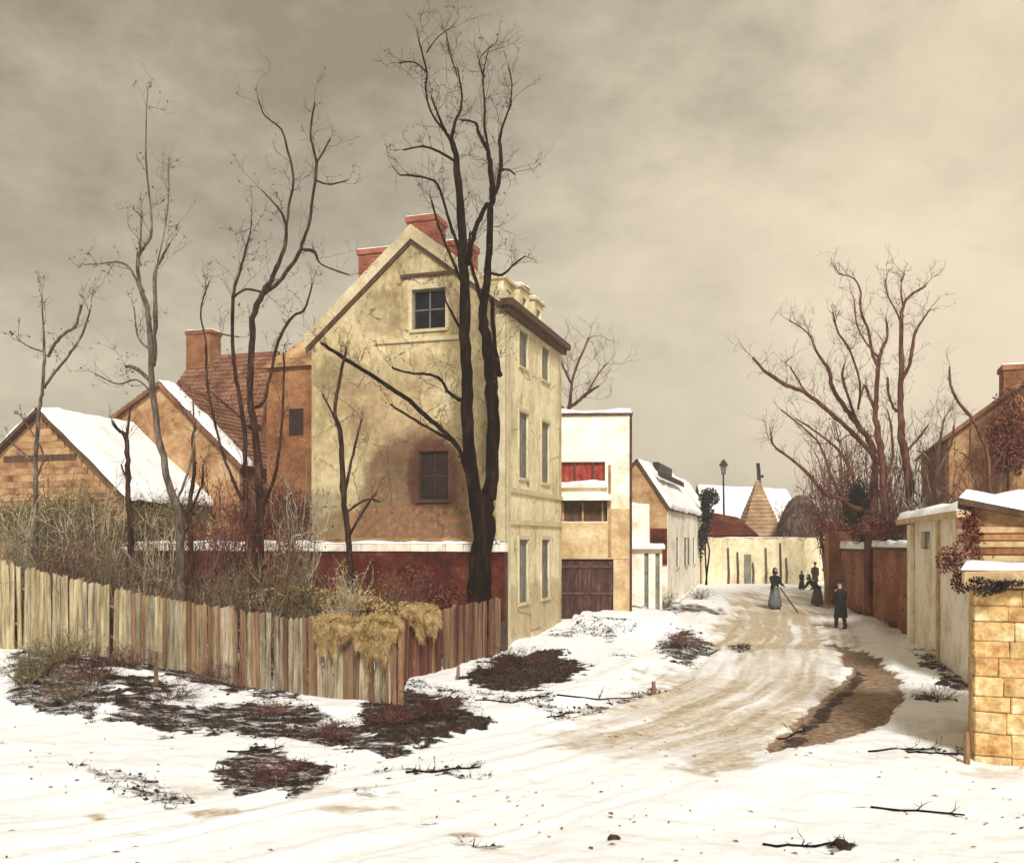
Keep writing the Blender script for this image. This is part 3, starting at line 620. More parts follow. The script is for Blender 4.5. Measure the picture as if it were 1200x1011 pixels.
# ---- brick garden wall in front of the gable
FW = Fr(-.2, 29.4, ST); wl = -14.6
gw = thing('garden_wall', 'long dark red brick garden wall with snowy coping in front of the tall house gable', 'wall', (*FW.o, 0), FW.a)
MB().box(wl, -.02, 0, .3, -.4, 3.06).build('wall_core', MT['mortar'], gw)
bricks(gw, wl, -.02, .9, 3.06, 0, mat='redbrick')
x = wl
while x < -.1:
    q = min(x + .6, -.02); MB().cbox(x + .006, q - .006, -.07, .37, 3.065, 3.31, .012, .006).build('coping_stone', MT['white'], gw); x += .6
snow_sheet((wl, -.08, 3.315), (-.02, -.08, 3.315), (-.02, .38, 3.315), (wl, .38, 3.315), .11, 90, 6, seed=12, wav=.03, patch=.25).build('snow_cap', MT['snow'], gw, smooth=True)

# ---- barn with the big snowy roof, far left
F2 = Fr(-18, 36, ST)
barn = gable_house(F2, 'barn', 'low barn with broad snow-covered roof and brown gable at the far left', 'barn', -4.6, 3.95, 0, 8.35, 4.9, 5.0, 6.7, 'ochregable', 'brown', z0=0, snow=.22, over=.3, seed=20)
for i in range(13):
    zz = 4.95 + i * .25; hw = 4.35 * (8.2 - zz - .3) / (8.35 - 4.95); MB().cbox(-hw, hw * .86, -.05 - random.uniform(0, .02), -.003, zz + .003, zz + .247, .006, .004).build('gable_board', MT['brown'] if i == 6 else MT['ochregable'], barn)
# ---- ochre house behind the barn
F3 = Fr(*(-410 / FPX * 40, 40), ST); xl, zl3 = F3.F(118, 505); xr, zr3 = F3.F(281, 545); _, za3 = F3.F(190, 452)
gable_house(F3, 'ochre_house', 'ochre-orange gabled house with a snowy right verge behind the snowy barn', 'house', xl, xr, 0, za3, zl3, zr3, 3.4, 'ochregable', 'tile', z0=0, snow=0, over=.25, seed=24, tiles=True)
och = bpy.data.objects['ochre_house']; _s = (zr3 - za3) / xr
snow_sheet((xr + .25, -.27, zr3 + _s * .25 + .21), (xr + .25, .62, zr3 + _s * .25 + .21), (0, .62, za3 + .21), (0, -.27, za3 + .21), .16, 5, 26, seed=27, wav=.12).build('verge_snow', MT['snow'], och, smooth=True)
# ---- red-tiled house with the chimney
F4 = Fr(-14.8, 45, ST); x0_, ze = F4.F(178, 500); x1_, _ = F4.F(306, 470); _, zr_ = F4.F(230, 418, 3)
rh_ = thing('red_tiled_house', 'red brick house with rusty tiled roof and square chimney behind the ochre gable', 'house', (*F4.o, 0), F4.a)
MB().prism([(x0_, 0), (x1_, 0), (x1_, ze), (x0_, ze)], 0, 6).build('wall', MT['orange'], rh_)
MB().prism([(0, ze), (6, ze), (3, zr_ - .1)], x0_ + .3, x1_ - .95, 'x').build('gable', MT['orange'], rh_)
roof_plane(rh_, (x0_ - .15, -.3, ze - .2), (x1_ + .15, -.3, ze - .2), (x1_ - .9, 3, zr_), (x0_ + .25, 3, zr_), 'tile', .1, 0, tiles=True)
roof_plane(rh_, (x0_ - .15, 6.3, ze - .2), (x1_ + .15, 6.3, ze - .2), (x1_ - .9, 3, zr_), (x0_ + .25, 3, zr_), 'tile', .1, .15, 9)
cx0, ct = F4.F(218, 388, 2.4); cx1, _ = F4.F(247, 388, 2.4); chimney(rh_, cx0, cx1, 2.4, 3.3, zr_ - .7, ct, 'orange')
bricks(rh_, x0_, x1_, ze - 3.2, ze - .2, 0, mat='orange', bw=.3, bh=.12)
# ---- orange brick annex behind the tall house's left corner
F5 = Fr(-9.45, 36.2, ST); _, zw = F5.F(314, 432); x1a, _ = F5.F(400, 400)
an = thing('brick_annex', 'orange brick annex with hipped roof adjoining the left side of the tall house', 'house', (*F5.o, 0), F5.a)
MB().box(0, x1a, 0, 5, -.2, zw).build('wall', MT['orange'], an); bricks(an, 0, x1a, 2.5, zw, 0, mat='orange', bw=.26, bh=.09)
_, zt5 = F5.F(350, 388, 1.5)
MB().add([(-.2, -.2, zw + .002), (x1a, -.2, zw + .002), (x1a, 5, zw + .002), (-.2, 5, zw + .002), (1.25, 1.6, zt5), (x1a, 1.6, zt5), (x1a, 3.4, zt5), (1.25, 3.4, zt5)],
         [(0, 1, 5, 4), (1, 2, 6, 5), (2, 3, 7, 6), (3, 0, 4, 7), (4, 5, 6, 7), (3, 2, 1, 0)]).build('roof', MT['ochregable'], an)
h5 = (1.0, 1.6, zw - 2.6, zw - 1.6); MB().box(h5[0], h5[1], -.06, -.03, h5[2], h5[3]).build('window', MT['maroonglass'], an)

# ---- white house with red loggia and dark gate
F6 = Fr(1.0, 38.6, -4); X6 = lambda px: F6.F(px, 600)[0]; Z6 = lambda py, px=690: F6.F(px, py)[1]
h6 = thing('white_house', 'narrow flat-topped whitewashed house with red loggia over a dark plank gate', 'house', (*F6.o, 0), F6.a)
xl, xm, xr = X6(640), X6(718), X6(738); zt = Z6(487)
lo1 = (X6(653), X6(709), Z6(568), Z6(541)); lo2 = (X6(654), X6(712), Z6(611), Z6(586)); gt = (X6(658), X6(719), -.3, Z6(655))
w = MB(); wall(w, xl, xr, -.3, lambda x: zt, [lo1, lo2, gt], 0, .35); w.build('wall', MT['white'], h6)
for bb in ((xr - .3, xr, .36, 5), (xl, xl + .3, .36, 5), (xl + .31, xr - .31, 4.7, 5)): MB().box(*bb, -.3, zt).build('side_wall', MT['ochrewall'], h6)
MB().box(X6(654), xr - .02, -.03, -.002, gt[3] + .02, Z6(612)).build('ochre_render', MT['ochrewall'], h6)
MB().box(gt[1] + .02, xr - .02, -.035, -.002, .1, gt[3]).build('ochre_render', MT['ochrewall'], h6)
MB().box(X6(714), xr - .012, -.034, -.002, Z6(611), Z6(596)).build('ochre_render', MT['ochrewall'], h6)
MB().box(xr + .002, xr + .09, -.09, .3, 0, zt - .1).build('downpipe', MT['darkwood'], h6)
MB().box(xl - .06, xr + .12, -.08, 5.06, zt + .002, zt + .1).build('roof', MT['brown'], h6)
snow_sheet((xl - .05, -.07, zt + .1), (xr + .1, -.07, zt + .1), (xr + .1, 5, zt + .1), (xl - .05, 5, zt + .1), .2, 14, 8, seed=33).build('roof_snow', MT['snow'], h6, smooth=True)
nb = 8
for i in range(nb):
    a = lo1[0] + (lo1[1] - lo1[0]) * i / nb; b = lo1[0] + (lo1[1] - lo1[0]) * (i + 1) / nb
    MB().box(a + .008, b - .008, .16 + random.uniform(0, .02), .2, lo1[2], lo1[3]).build('red_board', MT['red'], h6)
for i in (0, 3, 6, 8):
    a = lo1[0] + (lo1[1] - lo1[0]) * i / nb; MB().box(a - .03, a + .03, .02, .08, lo1[2], lo1[3]).build('loggia_post', MT['brown'], h6)
MB().box(lo1[0] - .1, lo1[1] + .1, -.2, .1, lo1[2] - .12, lo1[2] - .002).build('loggia_sill', MT['white'], h6)
snow_sheet((lo1[0] - .1, -.2, lo1[2]), (lo1[1] + .1, -.2, lo1[2]), (lo1[1] + .1, .1, lo1[2]), (lo1[0] - .1, .1, lo1[2]), .2, 12, 4, seed=35, wav=.03).build('snow_ledge', MT['snow'], h6, smooth=True)
MB().box(lo2[0], lo2[1], .25, .3, lo2[2], lo2[3]).build('recess_back', MT['brown'], h6)
for i in range(5):
    a = lo2[0] + (lo2[1] - lo2[0]) * (i + .5) / 5; MB().box(a - .04, a + .04, .15, .22, lo2[2], lo2[3] - .1).build('recess_post', MT['darkframe'] if i % 2 else MT['ochregable'], h6)
MB().prism([(-.45, lo2[3] - .02), (-.002, lo2[3] + .2), (-.002, lo2[3] + .28), (-.45, lo2[3] + .06)], lo2[0] - .1, lo2[1] + .15, 'x').build('awning', MT['white'], h6)
MB().box(X6(713), X6(716), -.08, -.036, gt[3] + .1, Z6(545)).build('trim_strip', MT['ochregable'], h6)
gtr = MB().box(gt[0], gt[1], .14, .17, gt[2], gt[3]).build('gate', MT['darkwood'], h6)
n6 = 12
for i in range(n6):
    a = gt[0] + (gt[1] - gt[0]) * i / n6; b = gt[0] + (gt[1] - gt[0]) * (i + 1) / n6
    MB().box(a + .008, b - .008, .09 + random.uniform(0, .02), .138, gt[2], gt[3] - random.uniform(0, .12)).build('gate_plank', MT['darkwood'], gtr)
MB().box(gt[0], gt[1], .05, .088, 1.2, 1.32).box(gt[0], gt[1], .05, .088, 2.3, 2.42).build('gate_rail', MT['brown'], gtr)

# ---- long house with snowy roof beyond (gable end towards us)
F7 = Fr(7.3, 44, ST); ax7, az7 = F7.F(747, 541); xl7 = F7.F(715, 600)[0]; zr7 = F7.F(783, 594)[1]
h7 = gable_house(F7, 'long_house', 'long pale house with steep snowy roof and orange gable end beyond the white house', 'house', xl7, 0, ax7, az7, az7 - 1.2, zr7, 19, 'white', 'brown', z0=0, snow=.18, over=.15,
     rholes=[(a, a + .9, 2.1, 3.6) for a in (3, 6.5, 10, 13.5)], seed=40, patch=.1)
for a in (3, 6.5, 10, 13.5): window(h7, (a, a + .9, 2.1, 3.6), 0, 1, 'x', 'glass', 'frame', 2, 2, shutters='shutter', closed=(a != 6.5))
gb_ = MB(); gb_.prism([(ax7 + .02, az7 - .15), (ax7 - .9, az7 - .55), (ax7 - .9, 4.9), (-.9, 2.3), (-.02, 2.3), (-.02, zr7 - .1)], -.05, -.003); gb_.build('gable_render', MT['ochregable'], h7)
MB().box(-.8, -.02, -.09, -.055, 2.3, 4.0).build('gable_door', MT['redbrick'], h7)
chimney(h7, ax7 - .2, ax7 + .3, 4.0, 7.5, az7 - .2, az7 + .55, 'darkwood', snow=False) if False else None
MB().cbox(ax7 + .15, ax7 + .45, 3.6, 8.5, az7 - .15, az7 + .28, .03).build('ridge_vent', MT['iron'], h7)
MB().prism([(ax7 + .9, az7 - .62), (ax7 + 1.05, az7 - .74), (ax7 + 1.05, az7 - .5), (ax7 + .9, az7 - .38)], .4, 9).build('snow_guard', MT['darkwood'], h7)
# ---- small white lean-to before it
F8 = Fr(5.1, 41.8, -4); X8 = lambda px: F8.F(px, 600)[0]; Z8 = lambda py: F8.F(757, py)[1]
h8 = thing('white_shed', 'small whitewashed two-tier shed with snowy canopy between the white house and the orange gable', 'shed', (*F8.o, 0), F8.a)
a, b = X8(738), X8(776)
w = MB(); wall(w, a, b, 0, lambda x: Z8(643), [(X8(755), X8(760), .3, Z8(648)), (X8(768), X8(773), .3, Z8(648))], 0, .3); w.box(a, b, .31, 2, 0, Z8(643)); w.build('wall', MT['white'], h8)
MB().box(a, X8(762), .5, 2, Z8(641) + .002, Z8(592)).build('upper_wall', MT['white'], h8)
for p in (755, 768): MB().box(X8(p), X8(p + 5), .12, .2, .3, Z8(648)).build('door', MT['shutter'], h8)
MB().box(a - .05, b + .1, -.3, .48, Z8(643) + .002, Z8(640)).build('canopy', MT['white'], h8)
snow_sheet((a, -.3, Z8(640)), (b + .1, -.3, Z8(640)), (b + .1, .48, Z8(640)), (a, .48, Z8(640)), .12, 8, 5, seed=44).build('snow_cap', MT['snow'], h8, smooth=True)
snow_sheet((a, .5, Z8(592)), (X8(762), .5, Z8(592)), (X8(762), 2, Z8(592)), (a, 2, Z8(592)), .15, 8, 5, seed=45).build('snow_cap', MT['snow'], h8, smooth=True)

# ---- end of the street: cream yard wall, red shed, pavilion, snowy long roof
def box_thing(name, label, cat, Y, pxa, pxb, pyt, mat, depth=.4, rz=0, z0=.2):
    f = Fr((pxa - CX) / FPX * Y, Y, rz); o = thing(name, label, cat, (*f.o, 0), f.a); xb = f.F(pxb, 600)[0]; zt = f.F(pxa, pyt)[1]
    MB().box(0, xb, 0, depth, z0, zt).build('wall', MT[mat], o); return o, f, xb, zt
yw, f9, xb9, zt9 = box_thing('yard_wall', 'pale cream yard wall closing the far end of the street', 'wall', 57, 822, 972, 630, 'facade', .4, 2)
for px in (853, 864, 882, 897, 914, 921):
    x = f9.F(px, 640)[0]; MB().tube([(x, -.1, .3), (x + .03, -.12, 1.5), (x - .02, -.1, zt9 - random.uniform(.3, 1.6))], [.07, .06, .05], 6).build('wall_post', MT['brown'] if px in (864, 853, 914) else MT['bark_grey'], yw)
MB().box(f9.F(872, 640)[0], f9.F(880, 640)[0], -.05, -.003, .3, 2.6).build('wall_door', MT['shutter'], yw)
snow_sheet((0, -.05, zt9), (xb9, -.05, zt9), (xb9, .42, zt9), (0, .42, zt9), .05, 40, 4, seed=50, patch=.3).build('snow_cap', MT['snow'], yw, smooth=True)
rs, f10, xb10, zt10 = box_thing('red_shed', 'low red-roofed shed behind the cream yard wall below the street lamp', 'shed', 60, 826, 884, 627, 'redbrick2', 3)
roof_plane(rs, (-.2, -.2, zt10), (xb10 + .2, -.2, zt10), (xb10 - .6, 2, f10.F(870, 606, 2)[1]), (.8, 2, f10.F(840, 600, 2)[1]), 'redbrick', .1, 0, tiles=True)
pv, f11, xb11, zt11 = box_thing('pavilion', 'small pavilion with pointed ochre roof and black stovepipe', 'pavilion', 62, 873, 914, 628, 'ochrewall', 2.3)
c5 = (xb11 / 2, 1.15); zt_ = f11.F(893, 560, 1.15)[1]
pr_ = MB(); K_ = 15
for i in range(K_):
    f0 = i / K_; f1 = (i + 1) / K_; z0_ = zt11 + .002 + (zt_ - zt11) * f0; z1_ = zt11 + (zt_ - zt11) * f1; hx0 = (xb11 / 2 + .2) * (1 - f0) + .06; hy0 = 1.35 * (1 - f0) + .06; hx1 = (xb11 / 2 + .2) * (1 - f1) + .012; hy1 = 1.35 * (1 - f1) + .012; j = lambda: random.uniform(-.02, .02)
    pr_.add([(c5[0] + sx * hx0 + j(), c5[1] + sy * hy0 + j(), z0_) for sx, sy in ((-1, -1), (1, -1), (1, 1), (-1, 1))] + [(c5[0] + sx * hx1, c5[1] + sy * hy1, z1_) for sx, sy in ((-1, -1), (1, -1), (1, 1), (-1, 1))], [(3, 2, 1, 0), (4, 5, 6, 7), (0, 1, 5, 4), (1, 2, 6, 5), (2, 3, 7, 6), (3, 0, 4, 7)])
pr_.build('roof', MT['ochreroof'], pv, kind='stuff')
MB().tube([(c5[0] + .1, c5[1], zt_ - .5), (c5[0] + .05, c5[1], zt_ + .5), (c5[0], c5[1], zt_ + 1.0)], [.14, .13, .13], 8).tube([(c5[0] + .1, c5[1], zt_ + .1), (c5[0] + .38, c5[1], zt_ + .12)], [.09, .09], 6).build('stovepipe', MT['iron'], pv)
sh, f12, xb12, zt12 = box_thing('snow_roofed_house', 'broad low house with snow-white roof behind the pointed pavilion', 'house', 70, 834, 936, 612, 'ochrewall', 8)
roof_plane(sh, (-.3, -.3, zt12), (xb12 + .3, -.3, zt12), (xb12 + .3, 4, f12.F(900, 574, 4)[1]), (-.3, 4, f12.F(850, 568, 4)[1]), 'brown', .15, .2, 52)
roof_plane(sh, (-.3, 8.3, zt12), (xb12 + .3, 8.3, zt12), (xb12 + .3, 4, f12.F(900, 574, 4)[1]), (-.3, 4, f12.F(850, 568, 4)[1]), 'brown', .15, .2, 53)
# brown thatched rick right of the pavilion
Yr = 60; cxr, _, _ = at(938, 640, Yr); rk = thing('hayrick', 'round brown hayrick at the end of the street right of the pavilion', 'hayrick', (cxr, Yr, 0))
tz = at(938, 580, Yr).z; prof = [(1.35, .5), (1.4, 2.2), (1.45, 3.4), (1.35, 4.4), (1.05, 5.2), (.7, tz - .4), (.3, tz - .05), (.05, tz)]
o = MB().lathe(prof, 20, fold=.04).build('rick_body', MT['thatch'], rk, smooth=True)
q = MB()
for i in range(3000):
    a = random.uniform(0, 6.28); j = random.uniform(0, len(prof) - 1.01); k = int(j); f = j - k; r_ = prof[k][0] * (1 - f) + prof[k + 1][0] * f; zz = prof[k][1] * (1 - f) + prof[k + 1][1] * f
    p = Vector((r_ * math.cos(a), r_ * math.sin(a), zz)); d = Vector((math.cos(a) * .26, math.sin(a) * .26, -.32)) + Vector([random.uniform(-.1, .1) for _ in range(3)]); t_ = Vector((-math.sin(a), math.cos(a), 0)) * .04
    q.add([p - t_, p + t_, p + d], [(0, 1, 2)])
q.build('loose_straw', MT['thatch'], rk, kind='stuff')

# ---- right side: brick yard wall with pier and snowy copings
p0 = ground_at(1066, 746); p1 = ground_at(986, 710); ang = math.degrees(math.atan2(p1[1] - p0[1], p1[0] - p0[0])) - 90
FB = Fr(p0[0], p0[1], ang); LB = math.hypot(p1[0] - p0[0], p1[1] - p0[1])
bw = thing('brick_yard_wall', 'brown-red brick wall with snowy coping and square pier on the right of the street', 'wall', (*FB.o, 0), FB.a)
zt = 3.05; MB().box(0, .3, 0, LB, -.2, zt).build('wall_core', MT['mortar'], bw)
bricks(bw, 0, LB, 0, zt, 0, mat='redbrick2', axis='x', out=-1)
for (a, b, zz) in ((0, LB * .46, zt + .12), (LB * .54, LB, zt + .02)):
    MB().cbox(-.1, .42, a, b, zz - .12 + .002, zz, .02).build('coping', MT['brown'], bw)
    snow_sheet((-.1, a, zz), (-.1, b, zz), (.42, b, zz), (.42, a, zz), .3, 20, 5, seed=60 + int(a), wav=.03).build('snow_cap', MT['snow'], bw, smooth=True)
MB().cbox(-.18, .35, LB * .46 + .02, LB * .54 - .02, -.2, zt + .35, .02).build('buttress', MT['redbrick'], bw)
xp, zp = FB.F(966, 612, LB + .1); MB().cbox(-.55, .5, LB + .1, LB + 1.1, .1, 3.9, .02).build('pier', MT['redbrick2'], bw)
bricks(bw, -.55, .5, .2, 3.85, LB + .1, mat='redbrick2', axis='y', out=-1)
MB().cbox(-.62, .57, LB + .03, LB + 1.17, 3.902, 4.0, .02).build('pier_cap', MT['redbrick'], bw)

# ---- white shed on the right, snowy lean-to roof
p0 = ground_at(1141, 802); p1 = ground_at(1068, 752); ang = math.degrees(math.atan2(p1[1] - p0[1], p1[0] - p0[0])) - 90
FS = Fr(p0[0], p0[1], ang); LS = math.hypot(p1[0] - p0[0], p1[1] - p0[1]); zs = FS.X(1068, 613)[1]
ws = thing('whitewashed_shed', 'long whitewashed shed with thick snow on its overhanging roof on the right', 'shed', (*FS.o, 0), FS.a)
dz = zs - .55; w = MB(); wall(w, 0, LS, -.2, lambda y: zs, [(LS * .62, LS * .80, dz - .3, dz + .25)], 0, .3, 'x'); w.build('wall', MT['white'], ws)
for bb in ((0, .3), (LS - .3, LS)): MB().box(.31, 4.6, *bb, -.2, zs).build('end_wall', MT['ochrewall'], ws)
MB().box(.12, .18, LS * .62, LS * .80, dz - .3, dz + .25).build('hatch', MT['maroonglass'], ws)
MB().cbox(-.14, -.002, LS - .75, LS - .02, -.2, zs - .05, .02).build('pilaster', MT['white'], ws)
MB().cbox(-.08, -.002, LS * .45, LS * .45 + .25, -.2, zs - .05, .01).build('post', MT['ochrewall'], ws)
sl = lambda x: zs + .18 + x * .16
roof_plane(ws, (-.45, -.35, sl(-.45)), (-.45, LS + .5, sl(-.45)), (5, LS + .5, sl(5)), (5, -.35, sl(5)), 'ochrewall', .16, .24, 66, wav=.04)
MB().box(-.43, 4.9, -.30, -.26, sl(-.45) - .42, sl(-.45) - .165).build('fascia', MT['tile'], ws)
# ---- nearer two-tier ochre stone outbuilding at the right edge
X9, Y9 = ground_at(1141, 889); F13 = Fr(X9, Y9, -25); s9 = FPX / Y9
so = thing('stone_outbuilding', 'ochre stone outbuilding with coursed blocks and snowy ledges at the right edge', 'shed', (*F13.o, 0), F13.a)
Z13 = lambda py, c=0: F13.F(1160, py, c)[1]
we = 3.6; zt = Z13(690); MB().box(.03, we, .03, 3.0, -.3, zt).build('wall_core', MT['stonejoint'], so)
z = -.25; k = 0
while z < zt - .08:
    hh = min(random.uniform(.24, .36), zt - z); hh = zt - z if zt - z - hh < .12 else hh; u = 0 if k % 2 else -.0
    while u < 2.2:
        ww = random.uniform(.34, .72); b = min(u + ww, we)
        MB().cbox(u + .004, b - .004, -.004 - random.uniform(0, .022), .14, z + .004, z + hh - .004, .02, .010).build('stone', MT['stone'], so); u = b
    u = .15
    while u < 3.0:
        b = min(u + random.uniform(.4, .7), 3.0)
        MB().cbox(-.012 - random.uniform(0, .02), .13, u + .008, b - .008, z + .008, z + hh - .008, .025, .008).build('stone', MT['stone'], so); u = b
    z += hh; k += 1
z2 = Z13(668); MB().cbox(-.16, we, -.2, 3.0, zt + .03, z2, .03).build('eaves_band', MT['ochrewall'], so)
MB().box(-.02, we, -.03, .02, zt - .0, zt + .028).build('painted_eave_shadow', MT['brown'], so)  # eave shadow put in as a solid brown strip under the band
snow_sheet((-.16, -.2, z2), (we, -.2, z2), (we, .6, z2 + .02), (-.16, .6, z2 + .02), .13, 24, 6, seed=70, wav=.04).build('ledge_snow', MT['snow'], so, smooth=True)
z3 = Z13(616, .7); x3 = F13.F(1141, 640, .7)[0]; tl = lambda x: z3 + .30 - .24 * (x - x3)
MB().prism([(x3, z2), (we, z2), (we, tl(we)), (x3, tl(x3))], .7, 3.0).build('upper_wall', MT['ochregable'], so)
for i in range(5):
    zz = z2 + .12 + i * (z3 - z2 - .12) / 5; zt__ = zz + (z3 - z2 - .12) / 5 - .02; xe = min(we, x3 + (z3 + .28 - zt__) / .24)
    MB().cbox(x3 - .03, xe, .66, .699, zz, zt__, .008, .004).build('weatherboard', MT['orange'] if i in (1, 3) else MT['ochrewall'], so)
MB().prism([(x3 - .22, tl(x3 - .22) + .003), (we, tl(we) + .003), (we, tl(we) + .1), (x3 - .22, tl(x3 - .22) + .1)], .5, 3.1).build('upper_roof', MT['brown'], so)
snow_sheet((x3 - .22, .5, tl(x3 - .22) + .1), (we, .5, tl(we) + .1), (we, 3.1, tl(we) + .1), (x3 - .22, 3.1, tl(x3 - .22) + .1), .2, 16, 8, seed=72, wav=.05).build('roof_snow', MT['snow'], so, smooth=True)

# ---- large gabled house at the right edge behind
F14 = Fr(at(1196, 600, 34).x, 34, ST); xl, zl = F14.F(1112, 512); _, za = F14.F(1196, 452)
gh = gable_house(F14, 'gabled_house', 'tall ochre and brown gabled house behind the sheds at the right edge', 'house', xl, 2.6, 0, za, zl, zl, 9, 'ochregable', 'tile', z0=0, snow=0, over=.3, seed=80)
chimney(gh, F14.F(1176, 440, .8)[0], F14.F(1212, 440, .8)[0], .8, 1.7, za - 1.2, F14.F(1190, 427, .8)[1], 'orange')
# ================================================================== FENCE
def pale_mesh(name, w, h, t, mat, style):
    if style == 0: poly = [(-w / 2, 0), (w / 2, 0), (w / 2, h), (-w / 2, h * .985)]
    elif style == 1: poly = [(-w / 2, 0), (w / 2, 0), (w / 2 * .95, h * .96), (0, h), (-w / 2, h * .965)]
    else: poly = [(-w / 2, 0), (w / 2, 0), (w * .4, h * .5), (w / 2, h), (w * .1, h * .975), (-w / 2, h), (-w * .45, h * .5)]
    m = MB().prism(poly, -t / 2, t / 2).mesh(name); m.materials.append(MT[mat]); fixn(m); return m
PM = {m: [pale_mesh('pale', .12, 1, .025, m, s) for s in (0, 1, 2)] for m in ('pale_y', 'pale_g', 'pale_b', 'pale_r')}
def fence(label, path, pitch, top, mats, name='board_fence', gap=.04, rails=2, tilt=.02):
    root = thing(name, label, 'fence', (path[0][0], path[0][1], 0))
    ox, oy = path[0]; run = 0; tot = sum(math.hypot(b[0] - a[0], b[1] - a[1]) for a, b in zip(path, path[1:]))
    for (a, b) in zip(path, path[1:]):
        l_ = math.hypot(b[0] - a[0], b[1] - a[1]); an_ = math.atan2(b[1] - a[1], b[0] - a[0]); nn = int(l_ / pitch)
        for i in range(nn):
            f = (i + .5) / nn; x = a[0] + (b[0] - a[0]) * f; y = a[1] + (b[1] - a[1]) * f; g = (run + f * l_) / tot
            if random.random() < gap: continue
            m = random.choice(mats(g)); z = ground_z(x, y) - .08; H = top(g) * random.uniform(.985, 1.02) - z
            o = bpy.data.objects.new('pale', random.choice(PM[m])); COL.objects.link(o); o.parent = root
            jx = random.uniform(-.018, .018); o.location = (x - ox - math.sin(an_) * jx, y - oy + math.cos(an_) * jx, z)
            o.rotation_euler = (random.uniform(-tilt, tilt), random.uniform(-tilt, tilt), an_); o.scale = (pitch / .12 * random.uniform(.93, 1.02), 1, H)
        for r_ in range(rails):
            q = MB(); k = .3 + .42 * r_; pts = []
            for i in range(9):
                f = i / 8; x = a[0] + (b[0] - a[0]) * f; y = a[1] + (b[1] - a[1]) * f; g = (run + f * l_) / tot; z = ground_z(x, y)
                pts.append((x - ox - math.sin(an_) * .07, y - oy + math.cos(an_) * .07, z + (top(g) - z) * k))
            q.tube(pts, [.045] * 9, 4).build('rail', MT['pale_b'], root)
        m_ = max(2, int(l_ / 2.2))
        for i in range(m_ + 1):
            f = i / m_; x = a[0] + (b[0] - a[0]) * f - math.sin(an_) * .16; y = a[1] + (b[1] - a[1]) * f + math.cos(an_) * .16; g = (run + f * l_) / tot; z = ground_z(x, y)
            MB().cbox(x - ox - .06, x - ox + .06, y - oy - .06, y - oy + .06, z - .2, top(g) + .03, .012, .006).build('post', MT['pale_b'], root)
        run += l_
    return root
fa = (-15.2, 24.9); fb = (-8.6, 22.6); fcn = (-2.36, 19.15)
def ftop(g): return float(np.interp(g, [0, .16, .5, .8, 1], [3.0, 2.88, 2.05, 1.75, 1.65]))
fence('pale yellowish board fence running from the left edge to the near street corner', [fa, fb, fcn], .135, ftop,
      lambda g: ['pale_y', 'pale_y', 'pale_g'] if g < .45 else (['pale_y', 'pale_g', 'pale_g', 'pale_b'] if g < .62 else ['pale_b', 'pale_g', 'pale_b', 'pale_g']), gap=.03)
fd = (-2.55, 23.1); fe = (-.36, 29.2)
fence('red-brown board fence going back from the fence corner to the tall house', [(-2.36, 19.3), fd, fe], .15, lambda g: float(np.interp(g, [0, .4, 1], [1.6, 1.55, 1.65])),
      lambda g: ['pale_r', 'pale_b', 'pale_r'] if g < .7 else ['pale_b', 'pale_b', 'pale_r'], gap=.05)
# short snowy stakes along the right verge
# ================================================================== TREES
def catmull(p, k=4):
    p = [Vector(q) for q in p]; o = []
    for i in range(len(p) - 1):
        p0, p1, p2, p3 = p[max(i - 1, 0)], p[i], p[i + 1], p[min(i + 2, len(p) - 1)]
        for j in range(k):
            t = j / k; o.append(.5 * ((2 * p1) + (-p0 + p2) * t + (2 * p0 - 5 * p1 + 4 * p2 - p3) * t * t + (-p0 + 3 * p1 - 3 * p2 + p3) * t ** 3))
    o.append(p[-1]); return o
def sprout(mb, p, d, ln, r, lev, up=.12, segs=5, kids=(2, 4), jit=.28):
    pts = [p.copy()]; q = p.copy(); dd = d.normalized(); st = ln / segs; ds = []
    for i in range(segs):
        dd = (dd + Vector([random.gauss(0, jit) for _ in range(3)]) + Vector((0, 0, up))).normalized(); q = q + dd * st; pts.append(q.copy()); ds.append(dd.copy())
    mb.tube(pts, [r * (1 - .75 * i / segs) for i in range(segs + 1)], 3)
    if lev > 0:
        for _ in range(random.randint(*kids)):
            i = random.randint(1, segs); dv = (ds[i - 1] + Vector([random.gauss(0, .75) for _ in range(3)])).normalized()
            sprout(mb, pts[i], dv, ln * random.uniform(.4, .7), r * .62, lev - 1, up, segs, kids, jit)
